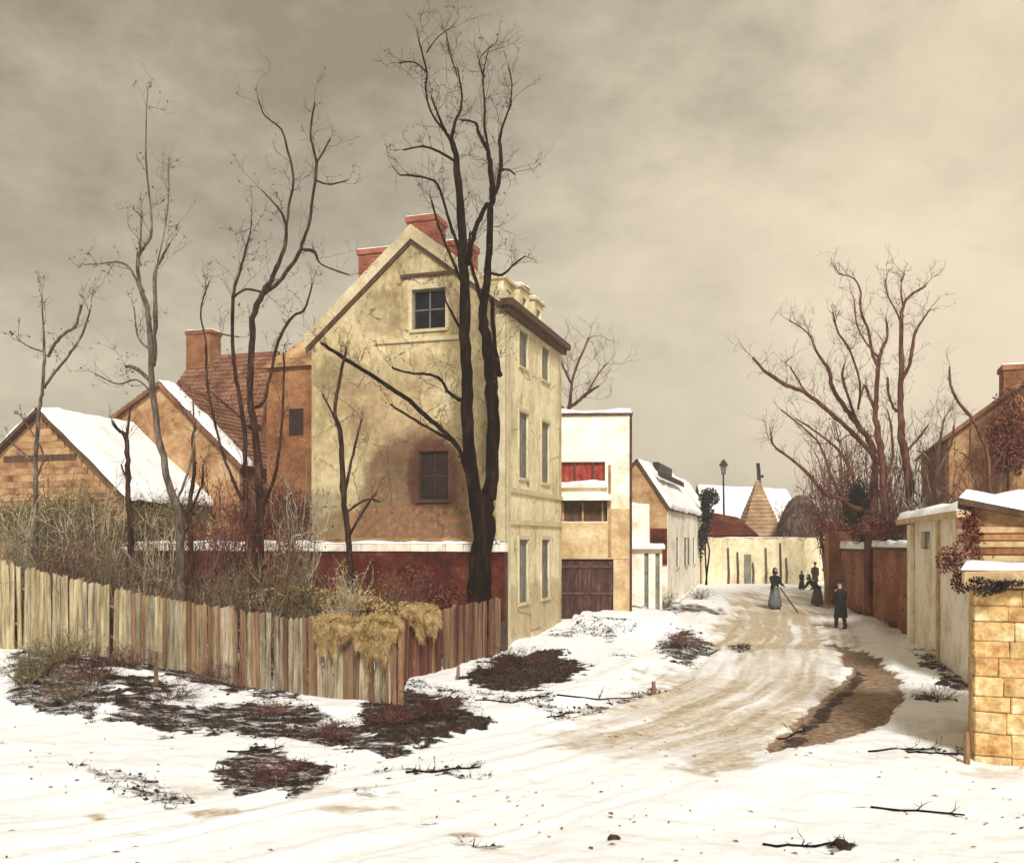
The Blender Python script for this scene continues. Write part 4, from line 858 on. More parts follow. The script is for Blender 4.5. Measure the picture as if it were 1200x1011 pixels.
def traced_tree(name, label, Y, limbs, bark, twig, base=None, group=None, depth=.9, twigs=1.0, tlen=(.5, 1.3), lev=1, trunk_n=1, wmul=1.0, leaf=None, nleaf=0, minr=.008, up=.12, tr=.011):
    """limbs: lists of (px, py, width px); px positions fix where a limb stands at distance Y, the depth profile makes it 3-D"""
    s = FPX / Y; b0 = base or limbs[0][0][:2]; bx_ = at(b0[0], b0[1], Y); gz = ground_z(bx_.x, Y)
    root = thing(name, label, 'tree', (bx_.x, Y, gz), 0, group); off = Vector((bx_.x, Y, gz)); done = []; tw = MB(); lf = MB()
    for li, lb in enumerate(limbs):
        P = []
        q0 = at(lb[0][0], lb[0][1], Y); dy = 0; sl_ = random.uniform(-depth, depth)
        # start depth continues the nearest finished limb
        if done:
            best = min(((Vector((d.x - q0.x, d.z - q0.z)).length, d) for d in done), key=lambda t: t[0]); dy = best[1].y if best[0] < 1.0 else random.uniform(-.3, .3)
        tot = len(lb)
        for i, it in enumerate(lb):
            k = i / max(tot - 1, 1); yy = dy + (sl_ * k * (.25 if li < trunk_n else 1)) + (random.uniform(-.06, .06) if i else 0)
            sc = (Y + yy) / Y; v = at(it[0], it[1], Y + yy) - off; P.append((v, it[2] * wmul / s / 2 * sc))
        if li == 0: P[0] = (Vector((P[0][0].x, P[0][0].y, -.25)), P[0][1] * 1.1)
        pts = catmull([p for p, _ in P], 5); n_ = len(pts); rad = [float(np.interp(i / (n_ - 1) * (len(P) - 1), range(len(P)), [r for _, r in P])) for i in range(n_)]
        pts = [p + Vector([random.gauss(0, 1) for _ in range(3)]) * min(rad[i] * .16, .02) for i, p in enumerate(pts)]
        rad = [max(r, minr) * random.uniform(.92, 1.08) for r in rad]
        MB().tube(pts, rad, 9 if rad[0] > .1 else 6, .06 if rad[0] > .1 else 0).build('trunk' if li < trunk_n else 'branch', MT[bark], root, smooth=True)
        for p, _ in P: done.append(Vector((p.x + off.x, p.y, p.z + off.z)))
        L_ = sum((pts[i + 1] - pts[i]).length for i in range(n_ - 1))
        cnt = int(L_ * 2.2 * twigs * (1 if li >= trunk_n else .35)) + 1
        for _ in range(cnt):
            i = random.randint(int(n_ * (.45 if li < trunk_n else .15)), n_ - 2); tg = (pts[i + 1] - pts[i]).normalized()
            sd_ = Vector([random.gauss(0, 1) for _ in range(3)]); d = (tg * .8 + sd_ * .55 + Vector((0, 0, .25)))
            sprout(tw, pts[i], d, random.uniform(*tlen), min(rad[i] * .5, tr), lev, up)
        sprout(tw, pts[-1], pts[-1] - pts[-2], random.uniform(*tlen) * .8, min(rad[-1], tr), lev, up)
    if nleaf:
        vv = tw.v[::3]
        for _ in range(nleaf):
            p = Vector(random.choice(vv)); a = Vector([random.gauss(0, 1) for _ in range(3)]).normalized() * random.uniform(.03, .07); b = a.orthogonal().normalized() * .03
            lf.add([p, p + a * .5 + b, p + a, p + a * .5 - b], [(0, 1, 2, 3)])
        lf.build('withered_leaves', MT[leaf or 'leaf_maroon'], root, kind='stuff')
    tw.build('twigs', MT[twig], root, kind='stuff')
    return root
traced_tree('bare_tree', 'tall black bare tree with forked twin trunk standing against the cream gable', 28.35, [
 [(557, 785, 42), (560, 712, 37), (563, 660, 33), (568, 615, 31), (570, 590, 24), (576, 559, 21), (578, 480, 19), (575, 440, 19), (570, 400, 16), (566, 362, 13), (572, 320, 11), (575, 253, 10), (577, 228, 9), (575, 200, 8), (572, 178, 6)],
 [(566, 625, 26), (556, 580, 22), (549, 520, 19), (547, 450, 18), (545, 380, 17), (543, 310, 15), (539, 240, 12), (533, 180, 9), (528, 160, 7)],
 [(528, 163, 6), (520, 150, 4.5), (511, 128, 3.5), (505, 112, 2.5)], [(529, 163, 6), (533, 144, 5), (540, 128, 4), (541, 108, 3), (536, 80, 2)],
 [(572, 178, 6), (562, 158, 5), (557, 144, 4), (541, 141, 3.5)], [(577, 238, 7), (583, 215, 7), (587, 190, 6), (586, 160, 5), (592, 140, 3.5), (599, 122, 3)],
 [(548, 310, 9), (551, 290, 8), (560, 261, 7), (571, 238, 6)], [(568, 365, 7), (559, 335, 6), (550, 300, 5), (551, 272, 4)], [(574, 182, 4), (568, 150, 4), (568, 120, 3), (566, 90, 2), (572, 60, 1.6)],
 [(585, 440, 9), (579, 400, 7), (577, 350, 6)],
 [(546, 470, 6), (535, 466, 6), (524, 458, 5), (518, 446, 5), (505, 439, 4), (480, 437, 3.5), (459, 431, 3)],
 [(553, 575, 8), (545, 545, 7), (534, 520, 7), (510, 497, 7), (480, 470, 7), (440, 443, 6), (405, 421, 6), (377, 402, 5)],
 [(534, 520, 5), (500, 500, 4), (470, 482, 4), (458, 474, 3)],
 [(541, 300, 6), (530, 270, 5), (521, 240, 4), (511, 214, 3.5), (490, 207, 3), (468, 205, 2.5)], [(543, 335, 5), (528, 300, 4), (514, 265, 3.5), (506, 235, 3)],
 [(534, 190, 4), (515, 178, 4), (495, 172, 3), (472, 176, 2.5)], [(526, 160, 4), (507, 135, 3), (499, 108, 3), (500, 85, 3), (494, 60, 2.5), (490, 45, 2)],
 [(500, 85, 2.5), (485, 73, 2.2), (468, 74, 2)], [(500, 62, 2), (512, 45, 1.6), (528, 33, 1.5)], [(536, 90, 2), (527, 60, 2), (523, 38, 1.6)], [(568, 90, 2), (562, 70, 1.6), (578, 52, 1.5)],
 [(571, 318, 5), (588, 322, 4), (604, 308, 3), (616, 300, 2.4)], [(545, 395, 5), (532, 372, 4), (522, 352, 3)], [(586, 200, 3.5), (596, 199, 3), (604, 205, 2)], [(597, 129, 2.5), (600, 100, 2), (596, 78, 1.5)],
 ], 'bark_dark', 'bark_brown', twigs=1.1, tlen=(.4, 1.3), lev=2, trunk_n=2, nleaf=900, depth=1.1, wmul=.78, leaf='leaf_maroon')
traced_tree('bare_tree', 'crooked bare tree left of the tall gable, its trunk dividing into many curved limbs', 27, [
 [(298, 740, 20), (300, 690, 18), (303, 640, 17), (305, 580, 15), (301, 520, 13), (293, 470, 12), (295, 416, 11), (298, 366, 11), (310, 342, 10), (322, 319, 8), (334, 288, 7), (335, 265, 5), (329, 248, 4), (319, 236, 3), (307, 223, 2)],
 [(335, 268, 5), (340, 235, 5), (344, 208, 4.5), (336, 172, 4), (329, 151, 3), (310, 135, 2.5), (302, 114, 2)],
 [(310, 343, 8), (326, 331, 7), (349, 299, 6.5), (354, 285, 6), (362, 262, 5), (367, 228, 5), (371, 191, 5), (364, 157, 4), (369, 120, 3)],
 [(371, 191, 4), (379, 178, 3.5), (387, 162, 3)], [(369, 211, 3.5), (386, 216, 3.2), (408, 211, 2)], [(354, 292, 5), (368, 295, 6), (377, 310, 3), (409, 322, 2)],
 [(303, 660, 12), (290, 610, 11), (287, 560, 10), (287, 510, 9), (280, 460, 8), (273, 416, 7), (273, 349, 7), (280, 322, 5), (287, 295, 4), (293, 275, 3), (295, 258, 2.5)],
 [(273, 349, 3.5), (288, 339, 4), (309, 343, 4)], [(299, 478, 6), (309, 470, 6), (318, 435, 5), (326, 400, 6), (342, 372, 5), (357, 362, 4), (366, 332, 3)],
 [(303, 600, 8), (322, 560, 7), (330, 500, 5), (333, 440, 4), (332, 413, 3)], [(290, 600, 8), (272, 560, 6), (255, 510, 5), (243, 450, 5), (241, 400, 4), (235, 365, 3), (245, 330, 2)],
 [(243, 390, 3), (262, 392, 2.6), (280, 395, 2)], [(283, 490, 4), (262, 472, 4), (250, 462, 3)],
 ], 'bark_brown', 'bark_brown', twigs=.75, tlen=(.5, 1.2), lev=2, trunk_n=1, nleaf=420, wmul=.66, tr=.008, minr=.006)
traced_tree('bare_tree', 'slender pale-barked bare tree in front of the snowy barn roof', 25, [
 [(212, 735, 15), (211, 662, 14), (208, 602, 13), (196, 558, 12), (184, 499, 11), (178, 439, 10), (176, 400, 9), (172, 359, 9), (163, 329, 7), (162, 302, 6), (170, 288, 5), (177, 275, 5), (177, 248, 3.5), (172, 201, 3), (171, 151, 2), (173, 110, 1.5)],
 [(180, 430, 8), (182, 383, 9), (182, 322, 7), (190, 302, 5), (199, 285, 3.5)], [(166, 345, 5), (158, 325, 4.5), (150, 312, 4), (137, 307, 4), (118, 309, 2.5), (100, 310, 2)],
 [(163, 302, 4), (165, 278, 3), (165, 251, 2)], [(177, 449, 6), (170, 440, 7), (160, 432, 7), (147, 429, 5)], [(178, 460, 4), (160, 445, 3), (138, 450, 3), (112, 438, 2.5)],
 [(176, 410, 3.5), (162, 395, 3), (157, 360, 2.5)], [(182, 322, 3), (196, 250, 2.5), (197, 200, 2)], [(206, 590, 5), (218, 560, 5), (227, 520, 4), (226, 470, 3)],
 ], 'bark_grey', 'bark_brown', twigs=.7, tlen=(.4, 1.0), lev=2, nleaf=260, wmul=.66, tr=.008, minr=.006)
traced_tree('bare_tree', 'thin bare tree with few wispy boughs at the far left edge', 26.5, [
 [(41, 700, 10), (42, 616, 9), (42, 549, 8), (45, 488, 7), (50, 455, 6), (52, 414, 5), (51, 385, 3), (49, 350, 2)],
 [(52, 454, 5), (63, 438, 5), (74, 425, 4.5), (88, 405, 4), (98, 388, 4), (106, 362, 3)], [(56, 418, 6), (64, 403, 5.5), (74, 392, 6), (88, 383, 5), (92, 370, 4), (96, 358, 5)],
 [(50, 412, 3), (36, 407, 2.6), (20, 398, 2)], [(42, 545, 5), (26, 530, 4), (12, 517, 3)], [(43, 560, 4), (50, 530, 3), (30, 495, 2)],
 ], 'bark_grey', 'bark_brown', twigs=.6, tlen=(.4, .9), lev=2, nleaf=130, wmul=.66, tr=.008, minr=.006)
traced_tree('sapling', 'thin crooked sapling rising against the left part of the cream gable', 27.6, [
 [(412, 720, 8), (410, 660, 7), (407, 620, 7), (402, 572, 7), (400, 512, 6), (392, 485, 4.5), (396, 455, 4), (402, 426, 3.5), (406, 408, 2)],
 [(404, 580, 4), (412, 540, 3.5), (420, 505, 3), (424, 492, 2)], [(400, 512, 3), (392, 490, 3), (378, 462, 2)], [(408, 630, 4), (425, 600, 3), (442, 575, 2)], [(406, 600, 3), (430, 585, 2.5), (445, 588, 2)],
 ], 'bark_brown', 'bark_brown', twigs=.9, tlen=(.3, .8), lev=1)
traced_tree('sapling', 'small forked sapling silhouetted on the snow-white barn roof', 28.5, [
 [(156, 690, 8), (153, 620, 7), (151, 582, 6), (150, 546, 6), (147, 512, 5), (138, 503, 3.5), (131, 493, 2.5)], [(148, 514, 4), (151, 493, 3), (153, 478, 2)], [(151, 570, 3), (142, 545, 2)],
 ], 'bark_brown', 'bark_brown', twigs=.8, tlen=(.3, .7), lev=1)
traced_tree('sapling', 'short twiggy sapling below the red chimney house, right of the pale-barked tree', 28, [
 [(226, 700, 7), (224, 640, 6), (222, 590, 5), (228, 555, 4.5), (226, 515, 4), (229, 500, 3)], [(222, 600, 4), (236, 570, 3), (238, 545, 2)], [(224, 620, 4), (212, 590, 3)],
 ], 'bark_brown', 'bark_brown', twigs=1.0, tlen=(.3, .8), lev=1)
traced_tree('bare_tree', 'tall bare reddish tree, the rightmost of those behind the brick yard wall', 38, [
 [(1070, 640, 13), (1066, 575, 12), (1058, 522, 11), (1055, 480, 9), (1056, 442, 8), (1056, 382, 6), (1058, 360, 5), (1066, 347, 4), (1085, 335, 3)],
 [(1056, 447, 5), (1066, 427, 5), (1072, 392, 4.5), (1082, 374, 3), (1090, 362, 2)], [(1055, 480, 5), (1049, 480, 5), (1042, 465, 4), (1040, 442, 4)], [(1057, 380, 3), (1048, 360, 2.5), (1040, 345, 2), (1038, 328, 2)],
 [(1060, 530, 4), (1075, 515, 3), (1088, 498, 2.5)], [(1058, 358, 3), (1056, 335, 2), (1060, 320, 2)],
 ], 'bark_rust', 'bark_rust', twigs=1.7, tlen=(.4, 1.15), lev=2, nleaf=0, tr=.013, wmul=.78)
traced_tree('bare_tree', 'bare reddish tree with forked crown in the middle behind the brick yard wall', 37.2, [
 [(1038, 640, 12), (1036, 575, 11), (1031, 522, 10), (1026, 490, 8), (1027, 468, 7), (1029, 427, 6), (1034, 410, 5), (1040, 392, 4), (1038, 372, 2)],
 [(1030, 430, 5), (1023, 417, 5), (1018, 389, 4), (1009, 364, 4), (1008, 340, 3), (1000, 326, 2), (983, 321, 2)], [(1027, 485, 5), (1019, 465, 5), (1013, 452, 4), (1008, 470, 2)], [(1037, 560, 5), (1046, 535, 4), (1044, 500, 3), (1040, 480, 2)],
 [(1030, 420, 3), (1014, 400, 2.5), (1004, 380, 2), (1001, 350, 1.8)],
 ], 'bark_rust', 'bark_rust', twigs=1.7, tlen=(.4, 1.15), lev=2, tr=.013, wmul=.78)
traced_tree('bare_tree', 'bare reddish tree spreading long boughs to the left behind the brick yard wall', 38.8, [
 [(1022, 640, 14), (1024, 590, 12), (1026, 545, 10), (1020, 520, 9), (1006, 499, 8), (992, 480, 7), (977, 458, 6), (971, 433, 5), (958, 414, 4), (948, 392, 2.5), (936, 382, 2), (925, 376, 1.6)],
 [(1025, 535, 8), (1000, 508, 7), (977, 487, 6.5), (945, 461, 6), (923, 452, 6), (898, 436, 5), (882, 419, 3)],
 [(1020, 600, 8), (999, 594, 7), (985, 584, 6), (968, 579, 6), (945, 553, 5), (926, 537, 4), (907, 522, 3), (903, 505, 2)],
 [(1006, 499, 5), (996, 470, 4), (987, 442, 4), (990, 425, 2)], [(1006, 480, 4), (1008, 450, 3), (996, 411, 3), (982, 389, 3), (976, 365, 2)],
 [(990, 590, 5), (975, 560, 4), (960, 520, 3), (940, 500, 2.5), (915, 480, 2)], [(1000, 560, 5), (985, 530, 4), (955, 505, 3), (932, 490, 2)], [(945, 461, 3), (935, 445, 2.6), (926, 430, 2)],
 ], 'bark_rust', 'bark_rust', twigs=1.9, tlen=(.45, 1.3), lev=2, tr=.013, wmul=.78)
traced_tree('sapling', 'leaning whip-thin sapling against the gabled house at the right edge', 32, [
 [(1165, 620, 5), (1160, 560, 4.5), (1146, 503, 4), (1123, 471, 3.5), (1114, 450, 3), (1113, 430, 2)], [(1140, 560, 3), (1137, 520, 2), (1138, 490, 2)], [(1160, 565, 3), (1140, 540, 2.5), (1125, 530, 2)],
 ], 'bark_rust', 'bark_rust', twigs=.8, tlen=(.3, .9), lev=1)
traced_tree('sapling', 'pale bare sapling left of the gabled house, above the whitewashed shed', 33, [
 [(1100, 640, 7), (1100, 590, 5), (1098, 545, 4), (1102, 515, 3), (1106, 490, 2)], [(1099, 560, 4), (1085, 535, 3), (1075, 528, 2)], [(1100, 550, 3), (1115, 520, 2.6), (1118, 498, 2)],
 ], 'bark_grey', 'bark_rust', twigs=2.0, tlen=(.5, 1.3), lev=2)
traced_tree('bare_tree', 'distant bare tree showing above the flat roof of the white house', 47, [
 [(664, 640, 9), (664, 520, 7), (665, 490, 6), (668, 470, 4), (672, 440, 3), (682, 415, 2.5), (690, 395, 2)], [(665, 485, 4), (657, 475, 3.5), (650, 470, 2)], [(666, 478, 4), (680, 468, 4), (692, 458, 3.5), (702, 452, 2)], [(670, 450, 3), (660, 430, 2), (655, 410, 1.6)],
 [(685, 466, 3), (700, 440, 2), (712, 425, 1.5)]], 'bark_rust', 'bark_rust', twigs=1.3, tlen=(.8, 2.2), lev=2, tr=.014)

# ================================================================== SHRUBS
def bush_mesh(seed, stems=16, spread=.35, base=.12, twl=.3, kids=5, r=.011, lev=1):
    random.seed(seed); mb = MB()
    for _ in range(stems):
        a = random.uniform(0, 6.28); b = random.uniform(0, base); p = Vector((math.cos(a) * b, math.sin(a) * b, -.03)); d = Vector((math.cos(a) * spread * random.random(), math.sin(a) * spread * random.random(), 1)).normalized()
        ln = random.uniform(.55, 1.0); pts = [p]; q = p.copy(); dd = d
        for i in range(7): dd = (dd + Vector([random.gauss(0, .12) for _ in range(3)])).normalized(); q = q + dd * ln / 7; pts.append(q.copy())
        mb.tube(pts, [r * (1 - .7 * i / 7) for i in range(8)], 3)
        for _ in range(kids):
            i = random.randint(1, 7); sprout(mb, pts[i], dd + Vector([random.gauss(0, .7) for _ in range(3)]), twl * random.uniform(.5, 1.2), r * .55, lev, .08, 4, (1, 3))
    me_ = mb.mesh('twigs'); me_.materials.append(MT['twig_olive']); return me_, mb
def leaf_cloud(pts, n_, size, seed):
    random.seed(seed); lf = MB()
    for _ in range(n_):
        p = Vector(random.choice(pts)) + Vector([random.gauss(0, .03) for _ in range(3)]); a = Vector([random.gauss(0, 1) for _ in range(3)]).normalized() * size * random.uniform(.6, 1.3); b = a.cross(Vector([random.gauss(0, 1) for _ in range(3)])).normalized() * size * .35
        lf.add([p - a * .5, p + b, p + a * .5, p - b], [(0, 1, 2, 3)])
    me_ = lf.mesh('leaves'); me_.materials.append(MT['leaf_olive']); return me_
BM = []
for i in range(4):
    m_, b_ = bush_mesh(100 + i, 20, .45, .16, .3, 7); BM.append((m_, leaf_cloud(b_.v[::4], 650, .028, i)))
for i in range(2):                                     # low brambles
    m_, b_ = bush_mesh(200 + i, 26, 1.6, .2, .35, 6); BM.append((m_, leaf_cloud(b_.v[::4], 700, .035, i + 9)))
random.seed(11)
def shrub(x, y, h, wd, var, tmat, lmat, label, name='shrub', group=None, z=None, cat='shrub', leaves=True):
    root = thing(name, label, cat, (x, y, ground_z(x, y) if z is None else z), random.uniform(0, 6.28), group)
    for nm, me_, mt in (('stems', BM[var][0], tmat),) + ((('leaves', BM[var][1], lmat),) if leaves else ()):
        o = bpy.data.objects.new(nm, me_); COL.objects.link(o); o.parent = root; o.scale = (wd, wd, h)
        o.material_slots[0].link = 'OBJECT'; o.material_slots[0].material = MT[mt]; o['kind'] = 'stuff'
    return root
T3 = ('twig_olive', 'twig_purple', 'twig_pale')
sp_ = [  # px, Y, top row, width m, twig, leaf, label
 (12, 28.5, 590, 2.2, 0, 'leaf_olive', 'olive-brown shrub against the left edge behind the pale fence'),
 (28, 26.6, 600, 1.9, 2, 'leaf_olive', 'pale shrub wrapped round the foot of the thin left-edge tree'),
 (66, 29.5, 560, 2.3, 0, 'leaf_olive', 'tall olive shrub below the brown gable of the barn'),
 (78, 26.0, 625, 1.7, 1, 'leaf_maroon', 'low purplish shrub just behind the fence below the barn gable'),
 (108, 28.5, 572, 2.2, 2, 'leaf_olive', 'pale twiggy shrub below the lower left corner of the barn roof'),
 (120, 26.2, 630, 1.6, 0, 'leaf_olive', 'squat olive shrub behind the fence left of the forked sapling'),
 (145, 30.0, 585, 2.1, 1, 'leaf_olive', 'dense dark shrub behind the forked sapling on the barn roof line'),
 (176, 26.6, 610, 1.8, 2, 'leaf_maroon', 'light brown shrub just left of the pale-barked tree'),
 (190, 30.6, 578, 2.0, 0, 'leaf_olive', 'olive shrub along the lower edge of the snowy barn roof'),
 (242, 27.0, 585, 2.0, 1, 'leaf_maroon', 'purple-brown shrub right of the pale-barked tree'),
 (262, 25.2, 655, 1.6, 0, 'leaf_olive', 'low olive shrub behind the fence left of the crooked tree foot'),
 (276, 28.6, 560, 2.1, 1, 'leaf_maroon', 'tall maroon-tinged shrub at the left of the crooked tree'),
 (318, 27.4, 550, 2.2, 1, 'leaf_maroon', 'tall dense maroon shrub at the foot of the crooked tree'),
 (322, 25.0, 640, 1.7, 0, 'leaf_maroon', 'dark bramble-like shrub in front of the crooked tree'),
 (352, 28.3, 566, 1.9, 2, 'leaf_olive', 'pale twiggy shrub below the orange brick annex'),
 (368, 26.2, 668, 1.6, 0, 'leaf_olive', 'ochre-green shrub before the brick garden wall, right of the crooked tree'),
 (436, 27.4, 672, 1.8, 0, 'straw', 'yellowish shrub before the dark red wall near the crooked sapling'),
 (405, 25.4, 672, 1.5, 2, 'straw', 'low straw-coloured shrub at the foot of the crooked sapling'),
 (478, 26.8, 665, 1.6, 1, 'leaf_olive', 'thin reddish shrub before the dark red wall below the low gable window'),
 (522, 27.8, 690, 1.3, 1, 'leaf_maroon', 'small maroon shrub beside the foot of the big forked tree'),
]
for i, (px, Y, tp, wd, tw_, lm, lab) in enumerate(sp_):
    x = (px - CX) / FPX * Y; z = ground_z(x, Y); H = at(px, tp, Y).z - z; shrub(x, Y, H * 1.05, wd, i % 4, T3[tw_], lm, lab, group='shrubs behind the board fence')
br_ = [(45, 792, .9, 1.1, 'leaf_olive', 0, 'tangled olive bramble on the bank at the left edge below the pale fence'), (110, 800, .9, 1.1, 'leaf_olive', 1, 'dark bramble on the bank second from the left edge'),
 (150, 782, .6, .9, 'leaf_black', 1, 'blackish bramble close under the pale fence boards'), (250, 800, .55, .9, 'leaf_black', 1, 'low dark bramble at the fence foot left of the snow gap'),
 (28, 800, .8, 1.0, 'leaf_olive', 0, 'olive bramble cut by the left edge of the bank, nearest the corner'), (80, 822, .6, 1.0, 'leaf_maroon', 0, 'brownish bramble lowest on the bank at far left'), (75, 775, .9, 1.0, 'leaf_olive', 0, 'olive bramble right against the left end of the pale fence'), (200, 822, .4, .9, 'leaf_black', 1, 'low dark bramble in the middle of the bank below the fence'), (320, 838, .35, .9, 'leaf_olive', 1, 'low bramble on the bank below the middle of the fence'), (395, 862, .35, .9, 'leaf_maroon', 1, 'low bramble at the lower end of the bank before the fence corner'),
 (512, 838, .55, 1.1, 'leaf_black', 1, 'black bramble at the near corner of the board fence'), (455, 845, .4, .9, 'leaf_maroon', 1, 'low maroon bramble under the straw-topped fence corner'),
 (610, 778, .6, 1.2, 'leaf_black', 1, 'black bramble in the snow by the corner of the tall house'), (575, 786, .45, .8, 'leaf_black', 1, 'small dark bramble under the red-brown fence'),
 (800, 760, .55, .9, 'leaf_maroon', 1, 'lone brown bramble in the snow left of the road'), (320, 905, .28, .9, 'leaf_maroon', 1, 'flat maroon bramble in the foreground snow'),
 (1112, 772, .6, .8, 'leaf_maroon', 1, 'brown bramble at the foot of the whitewashed shed'), (1100, 830, .35, .6, 'leaf_maroon', 1, 'low bramble in the snow beside the stone outbuilding'),
 (745, 706, .9, 1.1, 'leaf_maroon', 1, 'dark bramble at the foot of the small white shed'), (780, 712, .8, 1.2, 'leaf_olive', 0, 'olive bramble at the foot of the long pale house'), (820, 702, .6, 1.1, 'leaf_maroon', 0, 'bramble clump at the far end of the long pale house'),
 (1045, 738, .5, .7, 'leaf_maroon', 1, 'small bramble at the near foot of the brick yard wall'), (1010, 722, .5, .7, 'leaf_maroon', 1, 'small bramble midway along the foot of the brick yard wall'),]
for i, (px, py, h, wd, lm, tw_, lab) in enumerate(br_):
    x, y = ground_at(px, py); shrub(x, y, h, wd, 4 + i % 2, T3[tw_], lm, lab, name='bramble', group='brambles in the snow', cat='bramble')
# reddish thicket among the right-hand trees
for i, (px, Y, tp, wd, tw_, lab) in enumerate(((925, 63, 585, 2.6, 1, 'rusty thicket bush above the far end of the brick yard wall, the leftmost'), (955, 60, 545, 3.2, 1, 'rusty thicket bush left of the dark ivy clump'), (985, 52, 500, 3.2, 1, 'broad rusty thicket bush directly above the wall pier'),
     (1012, 45, 490, 3.0, 1, 'dense rusty thicket bush behind the dark ivy clump'), (978, 48, 525, 2.8, 1, 'rusty thicket bush just left of the pier, behind the wall'), (1000, 44.5, 512, 2.8, 1, 'rusty thicket bush wound through the ivy clump'), (1030, 41, 500, 2.8, 1, 'rusty thicket bush between the two nearest right-hand trunks'), (905, 66, 590, 2.8, 1, 'small distant rusty bush left of the other thicket bushes'), (1062, 38.5, 505, 2.4, 1, 'tall rusty bush round the rightmost tree trunk'), (1048, 37.6, 545, 2.2, 1, 'lower rusty bush between the two right-hand trunks'), (1082, 36.5, 560, 2.0, 2, 'pale twiggy bush above the eaves of the whitewashed shed'), (1112, 33.2, 520, 2.4, 1, 'rusty bush over the whitewashed shed roof, left of the whip-thin sapling'), (1140, 33, 530, 2.4, 1, 'rusty bush over the whitewashed shed roof, right of the whip-thin sapling'), (1175, 33, 545, 2.4, 1, 'rusty bush over the stone outbuilding roof at the right edge'), (1088, 40, 510, 2.6, 2, 'tall pale bush left of the gabled house'))):
    x = (px - CX) / FPX * Y; z = ground_z(x, Y); o = shrub(x, Y, at(px, tp, Y).z - z, wd, i % 4, T3[tw_], 'leaf_maroon', lab, name='thicket_bush', group='thicket behind the brick yard wall', leaves=i in (3, 4), cat='bush')
def undergrowth(name, label, mat, n_, seed, bounds, hh, r=.012):
    random.seed(seed); q = MB(); x0, x1, y0, y1 = bounds
    for _ in range(n_):
        Y = random.uniform(y0, y1); px = random.uniform(x0, x1); X = (px - CX) / FPX * Y
        if Y > 29.2 + (-.2 - X) * .317: continue
        lim_ = float(np.interp(px, [110, 170, 600], [9, 2.1, 1.9]))
        if Y < np.interp(X, [-15, -8.6, -2.4], [25.6, 23.1, 19.8]): continue
        if X > np.interp(Y, [19.1, 23.1, 29.2], [-2.75, -2.85, -.75]): continue
        z = ground_z(X, Y); H = random.uniform(*hh) * (.55 + .9 * float(vnoise(px / 40, seed, 3))); H = min(H, lim_ * random.uniform(.6, 1.15)); p = Vector((X, Y, z)); pts = [p.copy()]; d = Vector((random.gauss(0, .16), random.gauss(0, .16), 1)).normalized()
        for k in range(5): d = (d + Vector((random.gauss(0, .12), random.gauss(0, .12), 0))).normalized(); p = p + d * H / 5; pts.append(p.copy())
        q.tube(pts, [r * (1 - .16 * k) for k in range(6)], 3)
        for _k in range(3): sprout(q, pts[random.randint(2, 5)], d + Vector([random.gauss(0, .6) for _ in range(3)]), H * random.uniform(.1, .25), r * .5, 0, .1, 3)
    o = q.build(name, MT[mat], kind='stuff'); tag(o, label, 'undergrowth'); return o
undergrowth('undergrowth', 'dense olive-brown undergrowth of dead stems filling the garden behind the board fence', 'twig_olive', 1000, 61, (-30, 290, 23.5, 33), (1.6, 3.4))
undergrowth('undergrowth', 'low maroon undergrowth between the fence and the dark red garden wall', 'twig_purple', 800, 64, (290, 560, 21, 29), (.7, 1.7))
undergrowth('undergrowth', 'purplish dead stems mixed into the garden undergrowth round the crooked tree', 'twig_purple', 1500, 62, (20, 330, 22, 32.5), (1.4, 3.2))
undergrowth('undergrowth', 'pale dry stalks standing up through the garden undergrowth behind the fence', 'twig_pale', 650, 63, (-30, 330, 22, 32), (1.3, 3.2), .010)
# dark evergreen clumps
def leaf_thing(name, label, cat, c, rad, n_, size, mat, stem=None, seed=0, group=None, hang=0):
    random.seed(seed); c = Vector(c); gz = ground_z(c.x, c.y); root = thing(name, label, cat, (c.x, c.y, gz), 0, group); lf = MB(); lo = c.z - gz
    blobs = [(Vector((random.gauss(0, .4) * rad[0], random.gauss(0, .4) * rad[1], random.gauss(0, .45) * rad[2])), random.uniform(.3, .6)) for _ in range(9)]
    for _ in range(n_):
        bc, br = random.choice(blobs); v = Vector([random.gauss(0, 1) for _ in range(3)]).normalized() * random.random() ** .4 * br
        p = Vector((bc.x + v.x * rad[0], bc.y + v.y * rad[1], lo + bc.z + v.z * rad[2])); a = Vector([random.gauss(0, 1) for _ in range(3)]).normalized() * size * random.uniform(.6, 1.4)
        if hang: a = (a + Vector((0, 0, -size * hang)))
        b = a.cross(Vector([random.gauss(0, 1) for _ in range(3)])).normalized() * size * (.12 if hang else .35); lf.add([p - a * .5, p + b, p + a * .5, p - b], [(0, 1, 2, 3)])
    lf.build('foliage', MT[mat], root, kind='stuff')
    if stem:
        q = MB()
        for k in range(stem): q.tube([(random.uniform(-.1, .1), random.uniform(-.1, .1), -.1), (random.gauss(0, .1), random.gauss(0, .1), lo * .5), (random.gauss(0, .2) * rad[0], 0, lo + random.uniform(-.3, .3) * rad[2])], [.06, .05, .02], 5)
        q.build('stem', MT['bark_dark'], root)
    return root
leaf_thing('ivy_clump', 'black ivy-choked clump low in the right-hand trees', 'ivy', at(1010, 588, 40.8), (1.0, .7, .85), 2600, .10, 'leaf_black', 6, 21)
leaf_thing('ivy_clump', 'dark maroon creeper tumbling over the brick yard wall beside the trees', 'ivy', at(1030, 616, 36.5), (1.3, .35, .5), 2200, .11, 'leaf_maroon', 0, 2)
tv = leaf_thing('small_evergreen', 'narrow black evergreen with tufted head at the end of the long house', 'tree', at(828, 605, 56), (.55, .5, 1.6), 1500, .16, 'leaf_black', 2, 3)
